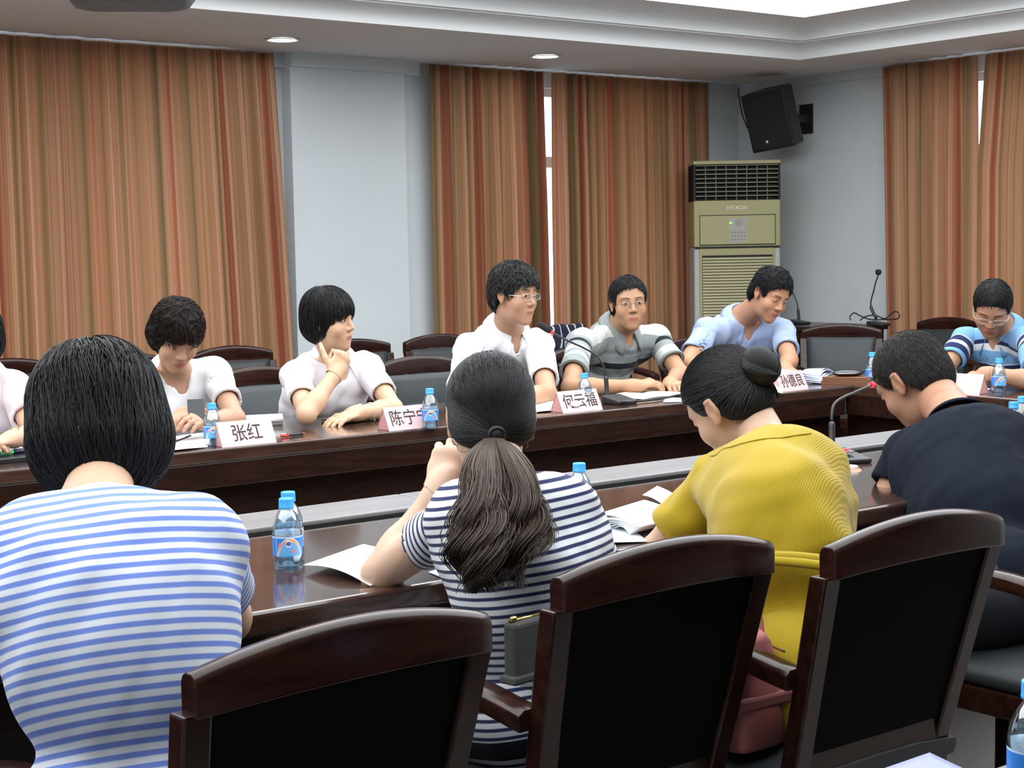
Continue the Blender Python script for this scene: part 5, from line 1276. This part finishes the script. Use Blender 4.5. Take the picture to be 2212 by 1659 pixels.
BOB = dict(ell=[((0, -.012, .042), (.090, .106, .090)), ((0, -.024, -.012), (.092, .088, .088))], sub=[((0, .118, -.045), (.066, .070, .100))],
           cut=[(-.14, -.085), (-.05, -.088), (.0, -.070), (.045, -.055), (.06, .028), (.12, .030)], loft=.005, lump=.003, grav=.9, ragged=.02)
SHORT = dict(ell=[((0, -.013, .043), (.082, .101, .088)), ((0, -.034, -.005), (.0785, .074, .075))], sub=[((0, .125, -.02), (.075, .062, .090))], arch=5.0,
             cut=[(-.14, -.062), (-.055, -.066), (-.036, -.030), (-.020, .014), (.012, .018), (.020, -.004), (.034, .002), (.046, .062), (.07, .078), (.12, .080)],
             loft=.005, lump=.002, grav=.5, ragged=.006, mess=.3)

def on_surface(shf, o, d, far=.4):
    """first point where a ray from inside leaves the garment"""
    t = np.linspace(0, far, 400).astype(np.float32); p = A(o)[None] + t[:, None] * A(d)[None]; v = shf(p)
    k = np.where(v < 0)[0]
    return p[k[-1]] if len(k) else p[-1]
# ------------------------------------------------------------------ the people
Jn = JOINTS
def hand(d, n, curl=(.35, .45, .3), thumb=.4, spread=.15): return (d, n, curl, thumb, spread)
def watch(J, side, m, lab_face=True, parent=None, off=.012, r=.026, w=.016, name='wristwatch', sq=.86):
    wr, el = A(J['wr' + side]), A(J['el' + side]); a = nrm(el - wr); c = wr + a * off
    o = ringband(c, a, r, w, .003, m, name, parent, sq=sq, side=(0, 0, 1))
    if lab_face:
        u = nrm(A((0, 0, 1)) - a * a[2]); MB().lathe([(0, 0), (.0125, 0), (.0125, .006), (.010, .008), (0, .008)], n=20).xf(Matrix.Translation(Vector(c + u * (r * 1.0))) @ Vector((0, 0, 1)).rotation_difference(Vector(u)).to_matrix().to_4x4()).build('watch_face', m, o)
    return o
SK_F = (.60, .375, .255); SK_M = (.48, .265, .155); SK_L = (.64, .42, .29)
FLAT = (0, .0005)

# far side, left to right
r, J, M, b, s, fr = person(Jn['W0'], 'woman in pale pink shirt cut off by the left edge, arm on table', dict(fem=True, hs=.92, g=1.02, skin=SK_F, shirt=PINK_SH, collar=dict(fall=.05, tip=.07), vcut=.10,
    hair=BOB, n_str=500, handL=hand((-.9, -.3, -.05), (0, -.1, 1), (.3, .4, .3)), handR=hand((.8, -.3, 0), (0, -.1, 1), (.3, .4, .3)), seed=21, wr_amp=.0075, open=.006, legs=(0, -1, 0)))
watch(J, 'L', GOLD, parent=r)
BOB1 = dict(BOB, ell=[((0, -.010, .048), (.090, .108, .094)), ((0, -.030, -.005), (.094, .088, .080))], cut=[(-.14, -.075), (-.05, -.075), (.0, -.060), (.04, -.045), (.055, .030), (.12, .036)], lump=.007, loft=.008, mess=.5, ragged=.03)
r, J, M, b, s, fr = person(Jn['W1'], 'woman in white shirt with short permed dark hair looking down at her phone', dict(fem=True, hs=.95, g=1.02, skin=(.50, .285, .19), shirt=WHITE_SH, collar=dict(fall=.05, tip=.07, gap=.95), vcut=.10, placket=3,
    hair=BOB1, strand_m=STR_RED, n_str=1500, s_len=.06, handL=hand((-.75, -.55, .25), (.15, -.45, .85), (.5, .6, .4)), handR=hand((.75, -.25, .30), (-.1, -.6, .8), (.45, .7, .5), .6), seed=22, wr_amp=.0075, open=.0035, gaze=(0, -.003), legs=(0, -1, 0), beard=0))
watch(J, 'L', GOLD, parent=r)
BOB2 = dict(BOB, ell=[((0, -.012, .045), (.088, .108, .093)), ((0, -.036, -.008), (.088, .082, .082))], sub=[((0, .120, -.050), (.072, .072, .100))], cut=[(-.14, -.105), (-.07, -.100), (-.035, -.066), (.005, -.040), (.045, -.020), (.06, .036), (.12, .034)], lump=.002)
r, J, M, b, s, fr = person(Jn['W2'], 'woman in white shirt with black bowl haircut resting chin on fist', dict(fem=True, hs=.95, g=1.02, skin=(.62, .40, .26), shirt=OFFW_SH, collar=dict(fall=.05, tip=.08, gap=.42), vcut=.12, placket=2, hair=BOB2, n_str=1500, s_len=.12,
    handR=hand((.5, .05, .86), (.1, -.95, .2), ((1.35, 1.6, .9), (1.45, 1.6, .9), (1.5, 1.6, .9), (1.5, 1.6, .9)), .25, .0), handL=hand((-.93, -.2, -.12), (0, -.1, 1), (.2, .3, .2)), seed=23, wr_amp=.0075, open=.0065, gaze=(.002, .0005), legs=(0, -1, 0)))
watch(J, 'L', CHROME, parent=r, r=.024); watch(J, 'L', mat('jade', (.45, .55, .42), .2), False, r, off=.075, r=.030, w=.009, name='bracelet')
SH1 = dict(SHORT, ell=[((0, -.012, .048), (.087, .108, .094)), ((0, -.036, -.005), (.0815, .078, .078))], cut=[(-.14, -.085), (-.06, -.080), (-.036, -.035), (-.020, .014), (.012, .018), (.020, -.010), (.036, -.006), (.050, .048), (.07, .058), (.12, .055)], lump=.006, loft=.010, mess=.5)
r, J, M, b, s, fr = person(Jn['M1'], 'man in white shirt and rimless glasses speaking into the microphone', dict(hs=1.0, g=1.0, skin=(.50, .285, .18), shirt=WHITE_SH, collar=dict(fall=.05, tip=.08, gap=.40), vcut=.12, placket=2, glasses=CHROME, hair=SH1, strand_m=STR_GREY, n_str=1500, s_len=.05,
    handR=hand((.8, -.4, -.05), (0, -.1, 1), (.3, .4, .3)), handL=hand((-.9, -.35, -.05), (0, -.1, 1), (.3, .4, .3)), seed=24, wr_amp=.0075, open=.007, gaze=(.0015, .0005), legs=(0, -1, 0), sleeve=.72))
_g0, _g1, _g2, _wh, _bk = (.27, .30, .30), (.17, .19, .20), (.10, .11, .115), (.60, .62, .60), (.010, .013, .020)
POLO = band_mat('grey_striped_polo', [(0, _wh), (.035, _g0), (.085, _g1), (.105, _g0), (.150, _bk), (.178, _g0), (.225, _wh), (.262, _g2), (.300, _g0), (.335, _g2), (.38, _g0), (.41, _bk), (.435, _g0)], .6)
POLOS = band_mat('grey_polo_sleeve', [(0, _g0), (.045, _bk), (.070, _g0), (.105, _wh), (.150, _g0), (.175, _wh), (.2, _g0)], .4)
r, J, M, b, s, fr = person(Jn['M2'], 'man in grey striped polo and glasses looking toward the camera', dict(hs=1.0, g=1.06, skin=SK_M, shirt=POLO, slv_mat=POLOS, slv0=.0, band=cloth('polo_band', _g0), collar=dict(fall=.045, tip=.07, gap=.40, mat=cloth('polo_collar', _g0)), vcut=.10, placket=1, glasses=mat('thin_metal', (.25, .22, .2), .3, metal=1),
    hair=dict(SHORT, lump=.002), n_str=1300, s_len=.035, handR=hand((.85, -.35, .15), (.1, -.25, 1), (.5, .6, .4)), handL=hand((-.45, -.8, .0), (-.2, -.2, 1), (.7, .8, .5)), seed=25, open=.0065, legs=(0, -1, 0), sleeve=.66, beard=.12))
_o = A(Jn['M2']['neck']) - fr[0] * .215 - fr[2] * .085; _p = on_surface(fr[4], _o, fr[1])
MB().lathe([(0, 0), (.012, 0), (.012, .0015), (.007, .0015), (.007, .003), (0, .003)], n=8).xf(Matrix.Translation(Vector(_p - fr[1] * .001)) @ Vector((0, 0, 1)).rotation_difference(Vector(fr[1])).to_matrix().to_4x4()).build('chest_motif', BLKPLAS, s)
r, J, M, b, s, fr = person(Jn['M3'], 'man in light blue short sleeved shirt bending over papers', dict(hs=1.0, g=1.10, skin=(.52, .27, .165), shirt=BLUE_SH, collar=dict(fall=.048, tip=.075, gap=.36), vcut=.12, placket=2, hair=dict(SHORT, ell=[((0, -.012, .050), (.085, .102, .093)), ((0, -.036, -.005), (.080, .075, .075))], lump=.004, loft=.008, mess=.4), n_str=1400, s_len=.04,
    handR=hand((.85, -.3, .1), (0, -.2, 1), (.4, .5, .4)), handL=hand((-.35, -.80, -.25), (-.2, -.3, .9), (.45, .55, .4)), seed=26, wr_amp=.0075, open=.004, gaze=(0, -.002), legs=(-.2, -1, 0), sleeve=.66, btn=BLKPLAS, beard=.15))
_lb, _nv, _w4 = (.17, .36, .62), (.012, .022, .085), (.72, .75, .80)
POLO4 = band_mat('blue_striped_polo', [(0, _lb), (.03, _nv), (.045, _w4), (.075, _lb), (.135, _w4), (.140, _nv), (.172, _lb), (.186, _w4), (.196, _lb), (.203, _w4), (.211, _lb), (.218, _nv), (.25, _lb), (.30, _lb), (.345, _w4), (.36, _nv), (.39, _lb)], .6)
POLO4S = band_mat('blue_polo_sleeve', [(0, _lb), (.05, _w4), (.056, _nv), (.095, _w4), (.118, _nv), (.155, _lb)], .4)
r, J, M, b, s, fr = person(Jn['M4'], 'man in bright blue striped polo writing at the right end', dict(hs=1.0, g=1.08, skin=(.44, .24, .145), shirt=POLO4, slv_mat=POLO4S, slv0=.0, collar=dict(fall=.045, tip=.07, gap=.46, mat=cloth('blue_collar', _lb)), vcut=.08, placket=1, glasses=CHROME, hair=dict(SHORT, lump=.0015, loft=.003), n_str=1200, s_len=.03,
    handR=hand((-.75, -.55, -.15), (-.3, .2, 1), (.5, .7, .5), .7), handL=hand((-.25, .95, -.1), (-.2, .1, 1), (.5, .6, .4)), seed=27, open=.004, gaze=(0, -.002), legs=(-1, 0, 0), sleeve=.66))

# near side, left to right
LB = dict(BOB, ell=[((0, -.012, .045), (.096, .112, .094)), ((0, -.030, -.020), (.104, .094, .098))], sub=[((0, .125, -.045), (.075, .075, .110))], cut=[(-.14, -.112), (-.07, -.112), (-.03, -.092), (.02, -.072), (.06, .02), (.12, .03)], loft=.009, ragged=.045, mess=.2, crown=(0, .0, .14))
BLUESTR = stripe_mat('blue_white_stripes', (.66, .70, .76), (.155, .235, .62), .0158, .52)
r, J, M, b, s, fr = person(Jn['L'], 'woman in blue and white striped tee with black bob, seen from behind', dict(fem=True, hs=.96, g=1.05, gd=1.08, skin=SK_F, shirt=BLUESTR, garment='striped_tee', collar=dict(style='crew', gap=.02, mat=cloth('tee_rib_white', (.62, .66, .72)), drop=.03), hole=.022, hair=LB, n_str=4200, r_str=.0010, s_len=.20, s_steps=14, eyes=False,
    handR=hand((-.3, .9, 0), (0, 0, 1)), handL=hand((.5, .85, 0), (0, 0, 1)), seed=31, legs=(-.08, 1, 0), hsht=.0065, hslv=.005, wr_amp=.006, sleeve=.60, arm=.042, slv0=.0, loose=.010))
ch = MB(); u2, f2, R, nx, _ = fr
c = A(Jn['L']['neck']) + nx * .034; pts = [Vector(c + (R * math.cos(t) * .057 + (-f2) * math.sin(t) * .057) + nx * (-.012 * math.cos(2 * t) * .3)) for t in [math.pi * i / 40 for i in range(-6, 47)]]
ch.tube(pts, .0015, 6).build('gold_necklace', GOLD, r)

TAILCUT = [(-.14, -.045), (-.06, -.055), (-.03, -.035), (-.01, .0), (.03, .005), (.05, .05), (.12, .06)]
NAVYSTR = stripe_mat('navy_white_stripes', (.66, .68, .70), (.020, .026, .085), .0150, .46, tail=(.415, .5, [(0, (.008, .008, .014)), (.035, (.6, .62, .66)), (.043, (.008, .008, .014)), (.050, (.6, .62, .66)), (.058, (.008, .008, .014)), (.105, (.6, .62, .66)), (.114, (.008, .008, .014)), (.121, (.6, .62, .66)), (.13, (.008, .008, .014)), (.2, (.40, .44, .52)), (.225, (.008, .008, .014))]))
PT_H = dict(ell=[((0, -.012, .044), (.082, .102, .088)), ((0, -.030, -.012), (.079, .076, .066))], sub=[((0, .125, -.02), (.075, .062, .090))], cut=TAILCUT, to=(0.0, -.118, -.035), loft=.002, lump=.001, mess=.04)
r, J, M, b, s, fr = person(Jn['P'], 'woman with long brown ponytail in navy and white striped dress, leaning on one elbow', dict(fem=True, hs=.97, g=.90, gd=.9, skin=(.60, .40, .29), shirt=NAVYSTR, garment='striped_dress', pants=NAVYSTR, bottom='skirt', collar=dict(style='crew', gap=.02, mat=NAVY_SH, drop=.03), hole=.024, hair=PT_H, n_str=3200, r_str=.0009, s_len=.22, s_steps=14, eyes=False,
    handL=hand((.55, .25, .80), (-.55, -.75, .3), ((.3, .45, .3), (.35, .5, .3), (.5, .7, .5), (.6, .8, .5)), .4, .3), handR=hand((-.8, .35, .35), (-.2, -.6, .7), (.5, .7, .5)), seed=32, legs=(-.08, 1, 0), hsht=.0065, hslv=.005, sleeve=.50, sr1=.048, arm=.037, loose=.010, hem=.14, slv0=.0))
# the ponytail: tie, core and wavy strands
hc = A(Jn['P']['head']); T0 = hc + M @ (A((0.0, -.112, -.036)) * .97)
ringband(T0, M @ A((0, -1, -.25)), .011, .014, .006, mat('black_hair_tie', (.008, .008, .009), .5), 'hair_tie', r); MB().sphere(Vector(T0), .0125).build('hair_knot', MAT['hair'], r)
rng = np.random.RandomState(5); n, k = 4200, 20; tt = np.linspace(0, 1, k)
ax = [A(q) for q in Jn_TAIL]; S_ = A([tuple(q) for q in spline([Vector(q) for q in ax], 12)]); idx = np.linspace(0, len(S_) - 1, k); Sx = np.stack([np.interp(idx, np.arange(len(S_)), S_[:, i]) for i in range(3)], 1)
wd = np.interp(tt, [0, .06, .25, .5, .8, 1], [.012, .022, .046, .064, .060, .042]); rt = A((.788, -.616, 0)); dp = A((.616, .788, 0))
lk = rng.randint(0, 34, n); Lth = rng.rand(34) * 6.283; Lra = .2 + .8 * np.sqrt(rng.rand(34)); Lln = .62 + .38 * rng.rand(34); Lph = rng.rand(34) * 6.283
ox = Lra[lk] * np.cos(Lth[lk]) + rng.normal(size=n) * .15; oy = Lra[lk] * np.sin(Lth[lk]) + rng.normal(size=n) * .15; ln = np.clip(Lln[lk] + rng.normal(size=n) * .05, .3, 1)
paths = []
for i in range(k):
    t = tt[i] * ln; b0 = np.stack([np.interp(t, tt, Sx[:, j]) for j in range(3)], 1); w_ = np.interp(t, tt, wd)
    wave = .018 * np.clip((t - .25) * 2.5, 0, 1)
    offx = ox * w_ + wave * np.sin(t * 12 + Lph[lk]); offd = oy * w_ * .55 + wave * np.cos(t * 12 + Lph[lk]) * .8
    paths.append((b0 + offx[:, None] * rt + offd[:, None] * dp).astype(np.float32))
tint = np.stack([np.clip((.25 + .75 * rng.rand(n)) * (1.0 - 1.1 * np.abs(tt[i] * ln - .22)) , 0, 1) for i in range(k)], 1)
core = MB().tube([Vector(q) for q in Sx[8:-4]], [.006] + [float(q) * .25 for q in wd[9:-5]] + [.006], 14); pt = core.build('ponytail', mat('dark_brown_hair_mass', (.014, .009, .007), .6, bump=.6, bscale=60), r)
strands(STR_BROWN, 'ponytail_strands', paths, .0011, rng, pt, .4, tint)

YEL = mat('mustard_chiffon', (.365, .255, .006), .75, spec=.2, sheen=.2); nt, bb = nodes_of(YEL)
_lat = attr_node(nt, 'lat').outputs['Fac']; wv = math_node(nt, 'SINE', math_node(nt, 'MULTIPLY', _lat, 1900.0)); bp = nt.nodes.new('ShaderNodeBump'); bp.inputs['Strength'].default_value = .25; bp.inputs['Distance'].default_value = .0015; nt.links.new(wv, bp.inputs['Height']); nt.links.new(bp.outputs[0], bb.inputs['Normal'])
BUN_H = dict(ell=[((0, -.012, .044), (.081, .102, .087)), ((0, -.030, -.014), (.077, .074, .064))], sub=[((0, .125, -.015), (.072, .060, .086))], cut=TAILCUT, to=(.0, -.105, .024), loft=.002, lump=.001, mess=.05)
r, J, M, b, s, fr = person(Jn['Y'], 'woman in mustard yellow blouse with a hair bun, writing', dict(fem=True, hs=.97, g=.89, skin=(.52, .33, .235), shirt=YEL, garment='blouse', collar=dict(style='crew', gap=.02, mat=YEL, drop=.03), hole=.018, hair=BUN_H, n_str=3000, r_str=.0009, s_len=.20, s_steps=13, eyes=True, open=.003,
    handL=hand((.5, .85, 0), (0, 0, 1)), handR=hand((-.3, .9, 0), (0, 0, 1)), seed=33, legs=(-.08, 1, 0), hsht=.0065, hslv=.005, sleeve=.66, arm=.042, loose=.012, hem=.24, wr_amp=.007, pants=YEL, bottom='skirt', sr1=.066))
hc = A(Jn['Y']['head']); HB = lambda x, y, z: Vector(hc + M @ (A((x, y, z)) * .97))
bun = MB().sphere((0, 0, 0), (.046, .034, .044), 22, 14); Mb = Matrix(M.tolist()).to_4x4(); bun.xf(Matrix.Translation(HB(.008, -.118, .030)) @ Mb); bo = bun.build('hair_bun', MAT['hair'], r)
pths = []; rg = np.random.RandomState(3); n = 700; ph = rg.rand(n) * 6.28; tl = rg.normal(size=n) * .35
for i in range(14):
    a = ph + i * .24; e = .048 + .003 * np.sin(a * 3)
    loc = np.stack([e * np.cos(a), .036 * np.sin(a * 1.0 + tl) * .9 * np.ones(n), e * np.sin(a) * np.cos(tl)], 1); loc = loc / np.linalg.norm(loc / A((.047, .035, .045)), axis=1)[:, None]
    pths.append((A(HB(.008, -.118, .030)) + loc @ M.T).astype(np.float32))
strands(MAT['strand'], 'bun_strands', pths, .0010, rg, bo)
ringband(HB(.004, -.098, .018), M @ A((.1, -.8, .6)), .030, .012, .006, mat('satin_band', (.025, .012, .012), .35), 'hair_band', r)
# tie belt and yoke seam
_n = A(Jn['Y']['neck']); _pts = []
for i in range(25):
    q = -1 + i / 12; _o = _n - fr[0] * (.070 + .075 * (1 - q * q)) + fr[2] * q * .12
    _pts.append(Vector(on_surface(fr[4], _o, -fr[1]) - fr[1] * .0012))
MB().tube(_pts, .0018, 6).build('yoke_seam', YEL, s)
u = nrm(A(Jn['Y']['neck']) - A(Jn['Y']['pel'])); R = fr[2]; f_ = nrm(np.cross(u, R))
bc = A(Jn['Y']['mid']) * .62 + A(Jn['Y']['pel']) * .38
for q in (0, 1): MB().tube([Vector(bc + (R * math.cos(t) * .182 - f_ * math.sin(t) * .142) - u * (.010 * q - .004 * math.sin(3 * t + q))) for t in [2 * math.pi * i / 48 for i in range(49)]], .0055, 6, flat=1.6).build('tie_belt', YEL, s)

NV_H = dict(SHORT, ell=[((0, -.013, .042), (.0795, .098, .086)), ((0, -.034, -.005), (.0770, .073, .075))], loft=.002, lump=.0005)
r, J, M, b, s, fr = person(Jn['N'], 'man in dark navy polo with close cropped hair, seen from behind', dict(hs=1.06, g=1.14, gd=1.1, skin=(.40, .215, .135), shirt=NAVY_SH, garment='polo_shirt', collar=dict(fall=.038, tip=.06, gap=.36, lift=-.012, r=-.006), hair=NV_H, hair_m=mat('cropped_hair_mass', (.016, .015, .014), .8, bump=.5, bscale=300), strand_m=STR_THIN, n_str=3500, r_str=.0008, s_len=.022, s_steps=5, eyes=True, open=.004,
    handL=hand((.3, .9, -.1), (0, 0, 1)), handR=hand((-.4, .8, 0), (0, 0, 1)), seed=34, legs=(-.08, 1, 0), hsht=.0065, hslv=.006, sleeve=.54, arm=.044, loose=.012, sr1=.066))
watch(J, 'L', mat('white_watch', (.62, .62, .60), .3), parent=r, r=.029, w=.018, off=.01)
